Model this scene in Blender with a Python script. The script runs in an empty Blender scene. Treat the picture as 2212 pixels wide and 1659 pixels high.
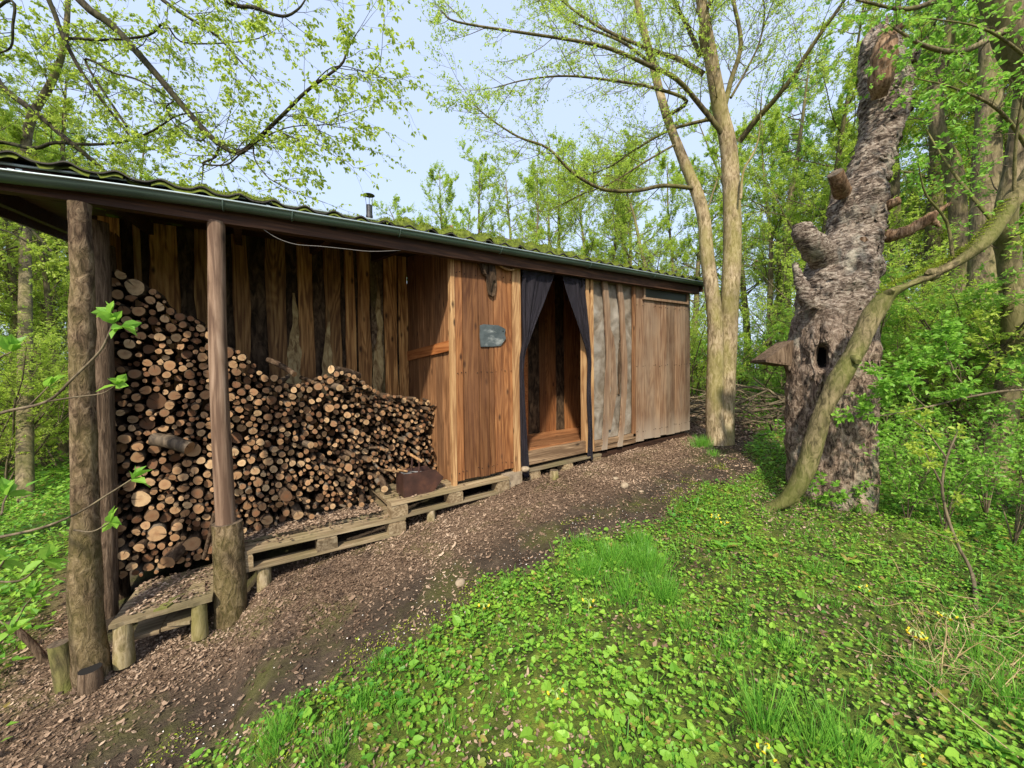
import bpy, math, random
import numpy as np
from mathutils import Matrix, Vector

# ------------------------------------------------------------------ camera
HD, PT, RL, F = math.radians(55.1), math.radians(1.5), math.radians(0.7), 818.0
CAM = np.array([0.0, 0.0, 1.6])
vd = np.array([math.cos(HD)*math.cos(PT), math.sin(HD)*math.cos(PT), -math.sin(PT)])
r0 = np.cross(vd, [0, 0, 1.0]); r0 /= np.linalg.norm(r0); u0 = np.cross(r0, vd)
vr = math.cos(RL)*r0 - math.sin(RL)*u0; vu = np.cross(vr, vd)
sc = bpy.context.scene
cd = bpy.data.cameras.new('camera'); cam = bpy.data.objects.new('camera', cd); sc.collection.objects.link(cam)
M = Matrix.Identity(4)
for i in range(3):
    M[i][0], M[i][1], M[i][2], M[i][3] = vr[i], vu[i], -vd[i], CAM[i]
cam.matrix_world = M
cd.sensor_width = 36; cd.lens = 36*F/2212; cd.clip_start = 0.05; cd.clip_end = 600
sc.camera = cam

# ------------------------------------------------------------------ sky, sun, exposure
SUN_EL, SUN_AZ = math.radians(44), math.radians(228)      # azimuth of the sun, counter-clockwise from +x
w = bpy.data.worlds.new('World'); sc.world = w; w.use_nodes = True
wn = w.node_tree; bg = wn.nodes['Background']; sky = wn.nodes.new('ShaderNodeTexSky')
sky.sky_type = 'NISHITA'; sky.sun_disc = False; sky.sun_elevation = SUN_EL
sky.sun_rotation = math.radians(90) - SUN_AZ
sky.air_density = 1.0; sky.dust_density = 3.0; sky.ozone_density = 1.0
veil = wn.nodes.new('ShaderNodeMix'); veil.data_type = 'RGBA'; veil.inputs[0].default_value = .55; veil.inputs[7].default_value = (4.9, 5.75, 7.6, 1)   # thin high haze
wn.links.new(sky.outputs[0], veil.inputs[6]); wn.links.new(veil.outputs[2], bg.inputs[0]); bg.inputs[1].default_value = 0.12
sd = bpy.data.lights.new('sun', 'SUN'); so = bpy.data.objects.new('sun', sd); sc.collection.objects.link(so)
sd.energy = 3.7; sd.angle = math.radians(2.5); sd.color = (1.0, 0.91, 0.76)
sdir = Vector((math.cos(SUN_EL)*math.cos(SUN_AZ), math.cos(SUN_EL)*math.sin(SUN_AZ), math.sin(SUN_EL)))
so.rotation_euler = sdir.to_track_quat('Z', 'Y').to_euler()
vs = sc.view_settings; vs.view_transform = 'Standard'; vs.look = 'None'; vs.exposure = 0.85; vs.gamma = 1.0
sc.cycles.max_bounces = 8; sc.cycles.transparent_max_bounces = 8
sc.cycles.diffuse_bounces = 4; sc.cycles.transmission_bounces = 4

# ------------------------------------------------------------------ helpers
rng = np.random.default_rng(7); R_ = random.Random(7)
def ray(u, v): return vd + vr*(u-1106)/F - vu*(v-829.5)/F
def PY(u, v, Y): k = ray(u, v); return CAM + k*(Y/k[1])
def PX(u, v, X): k = ray(u, v); return CAM + k*(X/k[0])
def PD(u, v, d): return CAM + ray(u, v)*d
def U(a): return np.asarray(a, float)
def _h(i, j, k, s):
    n = (i*374761393 + j*668265263 + k*2147483647 + s*1274126177) & 0xffffffff
    n = ((n ^ (n >> 13))*1274126177) & 0xffffffff
    return ((n ^ (n >> 16)) & 0xffff)/65535.0
def vnoise(P, s=0):
    P = np.asarray(P, float); f = np.floor(P).astype(np.int64); t = P-f; t = t*t*(3-2*t)
    i, j, k = f[:, 0], f[:, 1], f[:, 2]; o = 0
    for a in (0, 1):
        for b in (0, 1):
            for c in (0, 1):
                wt = (t[:, 0] if a else 1-t[:, 0])*(t[:, 1] if b else 1-t[:, 1])*(t[:, 2] if c else 1-t[:, 2])
                o = o + wt*_h(i+a, j+b, k+c, s)
    return o*2-1
def fbm(P, s=0, o=4):
    P = np.asarray(P, float); r = 0; a = 1; n = 0
    for q in range(o): r = r + a*vnoise(P*2**q, s+q*7); n += a; a *= .5
    return r/n
def fb2(x, y, sc_=1., s=0, o=4):
    x = np.asarray(x, float).ravel(); y = np.asarray(y, float).ravel()
    return fbm(np.stack([x*sc_, y*sc_, np.full_like(x, .37)], 1), s, o)
def sst(a, b, x): t = np.clip((np.asarray(x, float)-a)/(b-a), 0, 1); return t*t*(3-2*t)

class MB:
    def __init__(s): s.V = []; s.F = []; s.C = []; s.n = 0
    def add(s, V, F, m=0, c=None, smooth=False):
        V = np.asarray(V, float).reshape(-1, 3)
        fs = F if isinstance(F, list) and len(F) and isinstance(F[0], np.ndarray) and F[0].ndim == 2 else [np.asarray(F, int)]
        if c is None: c = (R_.random(), R_.random(), R_.random())
        c = np.asarray(c, float)
        if c.ndim == 1: c = np.tile(c[:3], (len(V), 1))
        for f in fs: s.F.append((f + s.n, m, smooth))
        s.V.append(V); s.C.append(c); s.n += len(V)
    def build(s, name, mats, parent=None, origin=None):
        V = np.concatenate(s.V); C = np.concatenate(s.C); q = parent
        if parent is not None:
            origin = np.zeros(3)
            while q is not None: origin = origin + U(q.location); q = q.parent
        if origin is not None: V = V - U(origin)
        me = bpy.data.meshes.new(name); me.vertices.add(len(V)); me.vertices.foreach_set('co', V.ravel().astype(np.float32))
        lp = np.concatenate([f.ravel() for f, _, _ in s.F]); sz = np.concatenate([np.full(len(f), f.shape[1]) for f, _, _ in s.F])
        mi = np.concatenate([np.full(len(f), m) for f, m, _ in s.F]); sm = np.concatenate([np.full(len(f), x) for f, _, x in s.F])
        me.loops.add(len(lp)); me.loops.foreach_set('vertex_index', lp.astype(np.int32))
        me.polygons.add(len(sz)); st = np.concatenate([[0], np.cumsum(sz)[:-1]])
        me.polygons.foreach_set('loop_start', st.astype(np.int32)); me.polygons.foreach_set('loop_total', sz.astype(np.int32))
        me.polygons.foreach_set('material_index', mi.astype(np.int32)); me.polygons.foreach_set('use_smooth', sm.astype(bool))
        at = me.color_attributes.new('rnd', 'FLOAT_COLOR', 'POINT')
        at.data.foreach_set('color', np.concatenate([C, np.ones((len(C), 1))], 1).ravel().astype(np.float32))
        for m in (mats if isinstance(mats, (list, tuple)) else [mats]): me.materials.append(m)
        me.update(calc_edges=True)
        o = bpy.data.objects.new(name, me); sc.collection.objects.link(o)
        if parent is not None: o.parent = parent
        if origin is not None and parent is None: o.location = origin
        return o
def tag(o, label=None, cat=None, group=None, kind=None):
    if label: o['label'] = label
    if cat: o['category'] = cat
    if group: o['group'] = group
    if kind: o['kind'] = kind
    return o
def empty(name, label, cat, group=None, loc=(0, 0, 0)):
    o = bpy.data.objects.new(name, None); sc.collection.objects.link(o); o.location = loc; o.empty_display_size = .1
    return tag(o, label, cat, group)
BOXF = np.array([[0, 3, 2, 1], [4, 5, 6, 7], [0, 1, 5, 4], [1, 2, 6, 5], [2, 3, 7, 6], [3, 0, 4, 7]])
def hexa(mb, c8, m=0, c=None): mb.add(c8, BOXF, m, c)
def box(mb, x0, x1, y0, y1, z0, z1, m=0, c=None, k=0.0, xo=0):
    V = U([[x0, y0, z0], [x1, y0, z0], [x1, y1, z0], [x0, y1, z0], [x0, y0, z1], [x1, y0, z1], [x1, y1, z1], [x0, y1, z1]])
    V[:, 2] += k*(V[:, 0]-xo); hexa(mb, V, m, c)
def smooth_path(P, n=4, jit=0.0):
    P = U(P)
    if len(P) < 3 or n < 2: Q = P
    else:
        E_ = np.vstack([2*P[0]-P[1], P, 2*P[-1]-P[-2]]); Q = []
        for i in range(1, len(E_)-2):
            p0, p1, p2, p3 = E_[i-1:i+3]
            for t in np.arange(n)/n:
                Q.append(.5*((2*p1)+(-p0+p2)*t+(2*p0-5*p1+4*p2-p3)*t*t+(-p0+3*p1-3*p2+p3)*t**3))
        Q.append(P[-1]); Q = U(Q)
    if jit: Q = Q + rng.normal(0, jit, Q.shape)
    return Q
def tube(mb, P, R, k=6, m=0, c=None, cap=False, smooth=True, rough=0.0, mcap=None, ax=None):
    P = U(P); n = len(P); R = np.broadcast_to(U(R), (n,)).copy() if np.ndim(R) < 2 else R
    T = np.gradient(P, axis=0); T /= np.linalg.norm(T, axis=1)[:, None]+1e-12
    a = U([0.31, .17, .93]) if abs(T[0, 2]) < .8 else U([.95, .2, .1])
    N = np.cross(T, a); N /= np.linalg.norm(N, axis=1)[:, None]+1e-12; B = np.cross(T, N)
    th = np.arange(k)*2*np.pi/k
    rr = R[:, None]*np.ones(k)
    if rough: rr = rr*(1+rough*rng.uniform(-1, 1, rr.shape))
    V = P[:, None]+rr[..., None]*(np.cos(th)[None, :, None]*N[:, None]+np.sin(th)[None, :, None]*B[:, None])
    i = np.arange(n-1)[:, None]*k; j = np.arange(k)[None]; j2 = (j+1) % k
    Fq = np.stack([i+j, i+j2, i+k+j2, i+k+j], -1).reshape(-1, 4)
    cc = (R_.random(), R_.random(), R_.random()) if c is None else c
    mb.add(V.reshape(-1, 3), Fq, m, cc, smooth)
    if cap:
        for e, rev in ((0, True), (n-1, False)):
            ring = np.arange(k); ring = ring[::-1] if rev else ring
            mb.add(V[e], ring[None], m if mcap is None else mcap, cc)
def frames(D, roll=None):
    D = D/(np.linalg.norm(D, axis=1)[:, None]+1e-9); n = len(D)
    up = np.tile([0, 0, 1.], (n, 1)); Y = np.cross(up, D); l = np.linalg.norm(Y, axis=1)
    Y[l < 1e-3] = [1, 0, 0]; Y /= np.linalg.norm(Y, axis=1)[:, None]; Z = np.cross(D, Y)
    if roll is not None: Y, Z = Y*np.cos(roll)[:, None]+Z*np.sin(roll)[:, None], -Y*np.sin(roll)[:, None]+Z*np.cos(roll)[:, None]
    return D, Y, Z
def scatter(mb, T, TF, P, D, size, roll=None, m=0, c=None, wid=1.0, smooth=False):
    """stamp template T (length along x, width y, height z) at P pointing along D"""
    P = U(P); n = len(P)
    if n == 0: return
    X, Y, Z = frames(U(D), roll); size = np.broadcast_to(U(size), (n,)); wid = np.broadcast_to(U(wid), (n,))
    V = P[:, None]+size[:, None, None]*(T[None, :, 0, None]*X[:, None]+wid[:, None, None]*T[None, :, 1, None]*Y[:, None]+T[None, :, 2, None]*Z[:, None])
    k = len(T); Fs = [(np.arange(n)[:, None, None]*k+f[None]).reshape(-1, f.shape[1]) for f in TF]
    if c is None: c = rng.random((n, 3))
    mb.add(V.reshape(-1, 3), Fs, m, np.repeat(c, k, 0), smooth)
DIA = U([[0, 0, 0], [.5, .28, .07], [1, 0, -.04], [.5, -.28, .07]]); DIAF = [np.array([[0, 3, 2, 1]])]
LEAF = U([[0, 0, 0], [.28, .24, .08], [.6, .26, .08], [1, 0, -.1], [.6, -.26, .08], [.28, -.24, .08], [.3, 0, 0], [.62, 0, -.02]])
LEAFF = [np.array([[0, 6, 1], [0, 5, 6], [7, 3, 2], [7, 4, 3]]), np.array([[6, 7, 2, 1], [5, 4, 7, 6]])]
HEART = U([[.12, 0, 0], [-.08, .2, .06], [.08, .42, .1], [.45, .42, .1], [.8, .2, .03], [1.02, 0, -.06], [.8, -.2, .03], [.45, -.42, .1], [.08, -.42, .1], [-.08, -.2, .06], [.45, 0, -.03], [.78, 0, -.05]])
HEARTF = [np.array([[0, 10, 2], [0, 2, 1], [0, 9, 8], [0, 8, 10], [10, 3, 2], [10, 8, 7], [11, 5, 4], [11, 6, 5]]), np.array([[10, 11, 4, 3], [7, 6, 11, 10]])]
BLADE = U([[0, -.03, 0], [0, .03, 0], [.45, .024, .05], [.45, -.024, .05], [.8, .014, 0], [.8, -.014, 0], [1, 0, -.1]])
BLADEF = [np.array([[0, 3, 2, 1], [3, 5, 4, 2]]), np.array([[5, 6, 4]])]

# ------------------------------------------------------------------ materials
class NT:
    def __init__(s, name, rough=.8, spec=.3):
        s.m = bpy.data.materials.new(name); s.m.use_nodes = True; s.t = s.m.node_tree; s.b = s.t.nodes['Principled BSDF']
        s.b.inputs['Roughness'].default_value = rough; s.b.inputs['Specular IOR Level'].default_value = spec
    def n(s, ty, **k):
        x = s.t.nodes.new('ShaderNode'+ty)
        for a, b in k.items(): setattr(x, a, b)
        return x
    def l(s, a, b): s.t.links.new(a, b)
    def co(s, scale=(1, 1, 1), off=True, kind='Object'):
        tc = s.n('TexCoord'); mp = s.n('Mapping'); mp.inputs['Scale'].default_value = scale
        src = tc.outputs[kind]
        if off:
            at = s.n('VertexColor', layer_name='rnd'); ad = s.n('VectorMath', operation='MULTIPLY_ADD')
            s.l(at.outputs[0], ad.inputs[0]); ad.inputs[1].default_value = (7, 9, 11); s.l(src, ad.inputs[2]); src = ad.outputs[0]
        s.l(src, mp.inputs[0]); return mp.outputs[0]
    def noise(s, co, scale=5, det=4, rough=.55, dist=0.0):
        x = s.n('TexNoise'); x.inputs['Scale'].default_value = scale; x.inputs['Detail'].default_value = det
        x.inputs['Roughness'].default_value = rough; x.inputs['Distortion'].default_value = dist; s.l(co, x.inputs['Vector']); return x.outputs[0]
    def ramp(s, f, stops):
        x = s.n('ValToRGB'); e = x.color_ramp.elements
        while len(e) < len(stops): e.new(.5)
        for i, (p, c) in enumerate(stops): e[i].position = p; e[i].color = tuple(c)+(1,) if np.ndim(c) else (c, c, c, 1)
        s.l(f, x.inputs[0]); return x.outputs[0]
    def mix(s, f, a, b, mode='MIX'):
        x = s.n('Mix', data_type='RGBA', blend_type=mode)
        for v, i in ((f, 0), (a, 6), (b, 7)):
            if hasattr(v, 'links'): s.l(v, x.inputs[i])
            else: x.inputs[i].default_value = v if i == 0 else tuple(v)+(1,)
        return x.outputs[2]
    def math(s, op, a, b=0.5):
        x = s.n('Math', operation=op)
        for v, i in ((a, 0), (b, 1)):
            if hasattr(v, 'links'): s.l(v, x.inputs[i])
            else: x.inputs[i].default_value = v
        return x.outputs[0]
    def rnd(s, ch=0):
        at = s.n('VertexColor', layer_name='rnd'); sp = s.n('SeparateColor'); s.l(at.outputs[0], sp.inputs[0]); return sp.outputs[ch]
    def col(s, c): s.l(c, s.b.inputs['Base Color']) if hasattr(c, 'links') else setattr(s.b.inputs['Base Color'], 'default_value', tuple(c)+(1,))
    def bump(s, h, st=.4, d=.01):
        x = s.n('Bump'); x.inputs['Strength'].default_value = st; x.inputs['Distance'].default_value = d; s.l(h, x.inputs['Height']); s.l(x.outputs[0], s.b.inputs['Normal'])

def wood(name, cols, axis='z', knots=True, stain=None, rough=.75, var=.45, ringscale=1.0, foot=None):
    """cols: dark grain, mid, light"""
    t = NT(name, rough); a, b = 42*ringscale, 2.0
    scl = {'z': (a, a, b), 'x': (b, a, a), 'y': (a, b, a)}[axis]
    co = t.co(scl); g = t.noise(co, 1.0, 5, .6, .6)
    big = t.noise(t.co({'z': (5, 5, .5), 'x': (.5, 5, 5), 'y': (5, .5, 5)}[axis]), 1.0, 2, .4, .7)
    wv = t.math('FRACT', t.math('MULTIPLY', big, 14.0)); wv = t.math('ABSOLUTE', t.math('SUBTRACT', wv, .5))
    f = t.math('ADD', t.math('MULTIPLY', g, .85), t.math('MULTIPLY', wv, .28))
    c = t.ramp(f, [(.40, cols[0]), (.53, cols[1]), (.66, cols[2])])
    c = t.mix(t.ramp(t.noise(t.co({'z': (7, 7, 1.1), 'x': (1.1, 7, 7), 'y': (7, 1.1, 7)}[axis]), 1.3, 5, .6), [(.40, .4), (.58, 0.0)]), c, tuple(x*.9 for x in cols[0]))
    c = t.mix(1.0, c, t.ramp(t.rnd(0), [(0, (1-var,)*3), (.5, (1, .97, .94)), (1, (1+var*.6, 1+var*.5, 1+var*.35))]), 'MULTIPLY')
    if knots:
        vo = t.n('TexVoronoi'); vo.inputs['Scale'].default_value = 1.0
        t.l(t.co({'z': (9, 9, 3.6), 'x': (3.6, 9, 9), 'y': (9, 3.6, 9)}[axis]), vo.inputs['Vector'])
        kf = t.ramp(vo.outputs[0], [(.06, 1.0), (.11, .6), (.17, 0.0)])
        c = t.mix(kf, c, tuple(x*.32 for x in cols[0]))
    if stain is not None:
        sf = t.ramp(t.noise(t.co((2.2, 2.2, .9), off=False), 1.6, 4, .6), [(.42, 0.0), (.62, stain[1])])
        c = t.mix(sf, c, stain[0])
    if foot is not None:   # rain-splashed greying at the foot of the boards
        tc_ = t.n('TexCoord'); sp = t.n('SeparateXYZ'); t.l(tc_.outputs['Object'], sp.inputs[0])
        zz = t.math('ADD', sp.outputs[2], t.math('MULTIPLY', t.noise(t.co((9, 9, 1.5)), 1.5, 4), .35)); c = t.mix(t.ramp(zz, [(.35, .75), (.68, 0.0)]), c, foot)
    t.col(c); t.bump(f, .45, .006); return t.m
def leafmat(name, c0, c1, tr, trans=.45, rough=.45, dry=None):
    t = NT(name, rough, .35); c = t.ramp(t.rnd(0), [(0, c0), (1, c1)])
    if dry is not None: c = t.mix(t.ramp(t.rnd(1), [(.93, 0.0), (.95, 1.0)]), c, dry)
    t.col(c); tb = t.n('BsdfTranslucent'); tc = t.mix(.5, c, tr); t.l(tc, tb.inputs[0])
    mx = t.n('MixShader'); mx.inputs[0].default_value = trans; t.l(t.b.outputs[0], mx.inputs[1]); t.l(tb.outputs[0], mx.inputs[2])
    t.l(mx.outputs[0], t.t.nodes['Material Output'].inputs[0]); return t.m
def barkmat(name, c0, c1, c2, moss=None, scl=(9, 9, 3), bst=.7, horiz=False, bd=.02):
    t = NT(name, .9, .15)
    co = t.co((6, 6, 34) if horiz else scl, off=False); f = t.noise(co, 2.0, 6, .65, .8); f2 = t.noise(t.co((2, 2, 2), off=False), 1.5, 4)
    c = t.ramp(f, [(.38, c0), (.49, c1), (.62, c2)]); c = t.mix(t.ramp(f2, [(.4, 0.0), (.62, .5)]), c, c0)
    if moss is not None:
        mf = t.ramp(t.noise(t.co((2.5, 2.5, 1.4), off=False), 1.3, 4, .6), [(.42, 0.0), (.6, moss[1])]); c = t.mix(mf, c, moss[0])
    t.col(c); t.bump(f, bst, bd); return t.m
def plain(name, c, rough=.8, metal=0, c2=None, scale=8, bump=0):
    t = NT(name, rough); t.b.inputs['Metallic'].default_value = metal
    f = t.noise(t.co((1, 1, 1), off=False), scale, 5, .6)
    t.col(t.ramp(f, [(.35, c), (.65, c2 or tuple(x*1.25 for x in c))]))
    if bump: t.bump(f, bump, .01)
    return t.m

m_front = wood('larch_boards', [(.115, .042, .013), (.225, .094, .031), (.30, .145, .055)], stain=((.2, .09, .04), .35))
m_right = wood('weathered_larch', [(.11, .062, .037), (.18, .112, .066), (.24, .165, .105)], stain=((.3, .24, .17), .3), knots=False, foot=(.30, .25, .19))
m_side = wood('rough_sawn_boards', [(.12, .055, .022), (.28, .14, .062), (.4, .23, .11)], stain=((.12, .055, .025), .55))
m_waney = wood('waney_boards', [(.17, .078, .024), (.42, .22, .075), (.56, .34, .13)])
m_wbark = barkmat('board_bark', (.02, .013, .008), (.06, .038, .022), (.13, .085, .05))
m_lbark = barkmat('pale_board_bark', (.16, .10, .045), (.36, .26, .12), (.5, .4, .2))
m_trim = wood('pale_trim_wood', [(.2, .105, .045), (.35, .215, .10), (.44, .3, .155)])
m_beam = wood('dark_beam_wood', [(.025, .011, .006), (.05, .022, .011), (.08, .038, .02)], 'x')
m_orange = wood('planed_orange_wood', [(.25, .08, .02), (.4, .15, .045), (.5, .21, .07)], 'y', var=.1)
m_door = wood('orange_door_wood', [(.22, .055, .012), (.34, .09, .02), (.4, .12, .03)], 'z', knots=False, var=.1)
m_floor = wood('floor_boards', [(.17, .07, .03), (.3, .14, .06), (.4, .21, .1)], 'x', rough=.5)
m_sill = wood('sill_wood', [(.10, .062, .035), (.2, .135, .08), (.3, .215, .135)], 'x')
m_pal = wood('pallet_wood', [(.15, .11, .065), (.28, .215, .13), (.38, .31, .2)], 'x', knots=False, stain=((.16, .15, .06), .35))
m_palb = wood('pallet_block', [(.14, .1, .055), (.26, .2, .12), (.34, .28, .18)], 'y', knots=False)
m_post = wood('peeled_post', [(.10, .06, .038), (.2, .132, .088), (.28, .2, .142)], ringscale=.8)
m_postb = barkmat('post_bark', (.05, .032, .02), (.15, .1, .06), (.27, .195, .12), moss=((.13, .12, .03), .4), scl=(16, 16, 7), bst=1.0, bd=.03)
m_post2 = barkmat('dark_post_wood', (.05, .033, .021), (.13, .088, .056), (.21, .15, .1), scl=(26, 26, 3), bst=.9)
m_stake = barkmat('mossy_stake', (.06, .05, .025), (.14, .115, .05), (.22, .19, .08), moss=((.13, .15, .03), .6))
m_end = wood('log_top', [(.06, .045, .03), (.12, .09, .06), (.19, .15, .1)], 'z', knots=False)
m_metalroof = plain('corrugated_fibre', (.025, .022, .02), .9, 0, (.06, .055, .045), 6, .4)
t = NT('gutter_painted_reflection', .38, .5); t.b.inputs['Metallic'].default_value = .25
f = t.noise(t.co((1, 6, 6), off=False), 3, 4); t.col(t.ramp(f, [(.3, (.045, .075, .058)), (.7, (.09, .13, .105))])); m_gut = t.m  # dark green of mirrored foliage is put into the zinc colour
m_galv = plain('galvanised_steel', (.32, .38, .38), .4, .6)
m_pipe = plain('stove_pipe', (.05, .05, .055), .4, .7, (.13, .13, .14))
m_canvas = None
t = NT('grey_canvas', .85, .2); f = t.noise(t.co((1.2, 1.2, 1), off=False), 4, 6, .65, .6); f2 = t.noise(t.co((1, 1, .5), off=False), 2.2, 3)
c = t.ramp(f, [(.36, (.11, .088, .062)), (.5, (.19, .163, .128)), (.64, (.27, .245, .205))]); c = t.mix(t.ramp(f2, [(.55, 0.0), (.75, .4)]), c, (.25, .19, .12))
t.col(c); t.bump(f, .5, .01); m_canvas = t.m
t = NT('curtain_cloth', .85, .12); f = t.noise(t.co((40, 40, 2), off=False), 2, 3)
t.col(t.ramp(f, [(.3, (.009, .008, .010)), (.7, (.028, .025, .032))])); tr = t.n('BsdfTransparent'); mx = t.n('MixShader'); mx.inputs[0].default_value = .14; t.l(t.b.outputs[0], mx.inputs[1]); t.l(tr.outputs[0], mx.inputs[2]); t.l(mx.outputs[0], t.t.nodes['Material Output'].inputs[0]); m_curt = t.m
t = NT('dark_glass', .35, .2); t.col((.03, .034, .025)); m_glass = t.m
t = NT('slate', .5, .5); f = t.noise(t.co((1, 1, 1), off=False), 14, 6, .65); f2 = t.noise(t.co((1, 1, 2), off=False), 5, 4, .6)
c = t.ramp(f, [(.3, (.03, .04, .04)), (.6, (.07, .085, .085))]); c = t.mix(t.ramp(f2, [(.52, 0.0), (.66, .75)]), c, (.3, .32, .3)); t.col(c); m_slate = t.m
t = NT('rusty_steel', .45, .5); t.b.inputs['Metallic'].default_value = .35
f = t.noise(t.co((1, 1, 1), off=False), 9, 6, .6); t.col(t.ramp(f, [(.3, (.035, .018, .014)), (.55, (.075, .035, .026)), (.75, (.14, .06, .035))])); m_rust = t.m
m_ash = plain('ash_lining', (.16, .16, .16), .8, 0, (.3, .3, .3), 30)
m_wire = plain('grey_wire', (.16, .15, .14), .5)
m_black = plain('iron_and_shade_black', (.008, .007, .006), .9)  # black of iron and the stump top, also painted shade in gaps and hollows
# logs: 'rnd' holds (offset x, offset z, tone) on the cut face
t = NT('log_bark', .95, .1); f = t.noise(t.co((26, 6, 26)), 1.3, 5, .65)
c = t.ramp(f, [(.3, (.022, .014, .009)), (.5, (.07, .045, .028)), (.72, (.16, .115, .075))])
c = t.mix(t.ramp(t.rnd(1), [(.75, 0.0), (1, .6)]), c, (.2, .17, .13)); t.col(c); t.bump(f, .8, .012); m_lb = t.m
t = NT('log_cut_end', .8, .2)
at = t.n('Attribute', attribute_name='loc'); ln = t.n('VectorMath', operation='LENGTH'); t.l(at.outputs['Vector'], ln.inputs[0])
nz = t.noise(t.co((1, 1, 1)), 22, 3); rr = t.math('ADD', ln.outputs['Value'], t.math('MULTIPLY', nz, .012))
rg = t.math('SINE', t.math('MULTIPLY', rr, 900.0)); heart = t.ramp(rr, [(.012, 1.0), (.03, 0.0)])
c = t.ramp(t.rnd(0), [(0, (.10, .055, .03)), (.12, (.2, .12, .065)), (.35, (.30, .175, .085)), (.7, (.39, .25, .13)), (1, (.50, .36, .2))])
c = t.mix(t.math('MULTIPLY', t.ramp(rg, [(0, 0.0), (1, 1.0)]), .28), c, (.28, .13, .05))
c = t.mix(t.math('MULTIPLY', heart, .35), c, (.2, .07, .025))
c = t.mix(t.ramp(t.noise(t.co((1, 1, 1)), 35, 4), [(.5, 0.0), (.7, .5)]), c, (.16, .09, .05)); sp = t.n('SeparateXYZ'); t.l(at.outputs['Vector'], sp.inputs[0]); an = t.math('ARCTAN2', sp.outputs[1], sp.outputs[0])
df = t.math('ABSOLUTE', t.math('SUBTRACT', an, t.math('SUBTRACT', t.math('MULTIPLY', t.rnd(2), 8.5), 3.1))); ck = t.math('MULTIPLY', t.math('LESS_THAN', df, .13), t.math('GREATER_THAN', rr, .008))
c = t.mix(t.math('MULTIPLY', ck, .8), c, (.03, .015, .008)); t.col(c); m_le = t.m

m_birch = barkmat('smooth_bark', (.12, .09, .05), (.28, .215, .125), (.42, .34, .22), moss=((.2, .19, .045), .5), scl=(16, 16, 5), bst=.5)
m_limb = barkmat('dark_limb_bark', (.012, .010, .007), (.035, .03, .019), (.07, .06, .038), moss=((.055, .06, .018), .4))
m_limb2 = barkmat('olive_limb_bark', (.04, .033, .018), (.10, .085, .045), (.19, .16, .085), moss=((.16, .15, .03), .4), bst=.4)
m_twig = barkmat('twig_bark', (.07, .055, .035), (.14, .11, .07), (.22, .18, .11), bst=.2)
m_trunkbg = barkmat('wood_trunk', (.06, .048, .03), (.15, .12, .07), (.25, .2, .12), moss=((.13, .14, .03), .4))
m_lean = barkmat('mossy_stem_bark', (.06, .05, .025), (.15, .125, .06), (.25, .2, .11), moss=((.1, .12, .02), .55), scl=(16, 16, 6))
m_bare = barkmat('bare_dead_wood', (.07, .04, .022), (.19, .115, .065), (.34, .23, .145), scl=(22, 22, 2.5))
# dead trunk: rough plated bark, horizontal peels above, pale lichen to the right
t = NT('cracked_cherry_bark', .9, .2)
f = t.noise(t.co((12, 12, 6), off=False), 2, 6, .7, 1.2); fh = t.noise(t.co((7, 7, 17), off=False), 1.8, 6, .7, 1.4)
low = t.ramp(f, [(.37, (.025, .017, .012)), (.48, (.15, .105, .075)), (.62, (.37, .285, .215))])
hi = t.ramp(fh, [(.39, (.03, .021, .015)), (.49, (.16, .12, .092)), (.62, (.40, .34, .275))])
geo = t.n('NewGeometry'); sp = t.n('SeparateXYZ'); t.l(geo.outputs['Position'], sp.inputs[0])
zf = t.ramp(t.math('MULTIPLY', t.math('ADD', sp.outputs[2], t.math('MULTIPLY', f, .8)), .25), [(.56, 0.0), (.66, 1.0)])
c = t.mix(zf, low, hi)
lf = t.ramp(t.noise(t.co((3, 3, 1.5), off=False), 1.7, 5, .65), [(.54, 0.0), (.66, .5)]); c = t.mix(lf, c, (.38, .37, .29)); t.col(c)
t.bump(t.math('ADD', f, t.math('MULTIPLY', fh, .6)), 1.0, .03); m_dead = t.m

m_lf_y = leafmat('spring_leaf', (.27, .38, .035), (.47, .56, .09), (.6, .75, .09), .5)
m_lf_g = leafmat('green_leaf', (.14, .33, .035), (.28, .5, .07), (.38, .68, .08), .5)
m_lf_b = leafmat('wood_leaf', (.28, .42, .04), (.5, .6, .10), (.6, .8, .12), .55)
m_lf_d = leafmat('shrub_leaf', (.15, .33, .035), (.32, .5, .08), (.42, .68, .1), .52)
m_gc = leafmat('ground_leaf', (.06, .22, .02), (.27, .47, .05), (.3, .58, .05), .38, .45, dry=(.3, .22, .06))
m_grass = leafmat('grass_blade', (.08, .26, .03), (.2, .42, .05), (.25, .55, .06), .4, .4)
m_dry = leafmat('dry_stalk', (.35, .24, .11), (.55, .42, .24), (.5, .4, .2), .2)
m_moss = leafmat('moss_fuzz', (.12, .17, .012), (.32, .39, .03), (.36, .46, .03), .2, .9)
m_mossb = plain('moss_base', (.04, .055, .008), .95, 0, (.12, .15, .015), 25, .6)
m_yel = leafmat('cowslip_petal', (.75, .5, .01), (.8, .62, .03), (.8, .6, .05), .2)
m_sep = leafmat('cowslip_calyx', (.3, .42, .12), (.4, .5, .18), (.4, .6, .15), .3)
t = NT('dead_leaf', .85, .15); c = t.ramp(t.rnd(0), [(0, (.055, .034, .022)), (.4, (.165, .11, .073)), (.8, (.29, .205, .14)), (1, (.42, .32, .23))]); t.col(c); m_litter = t.m
t = NT('petal', .8); t.col((.7, .66, .6)); m_petal = t.m
t = NT('stone', .9, .2); f = t.noise(t.co((1, 1, 1)), 18, 5, .6); t.col(t.ramp(f, [(.3, (.16, .12, .08)), (.7, (.36, .29, .2))])); t.bump(f, .5, .01); m_stone = t.m
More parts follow.
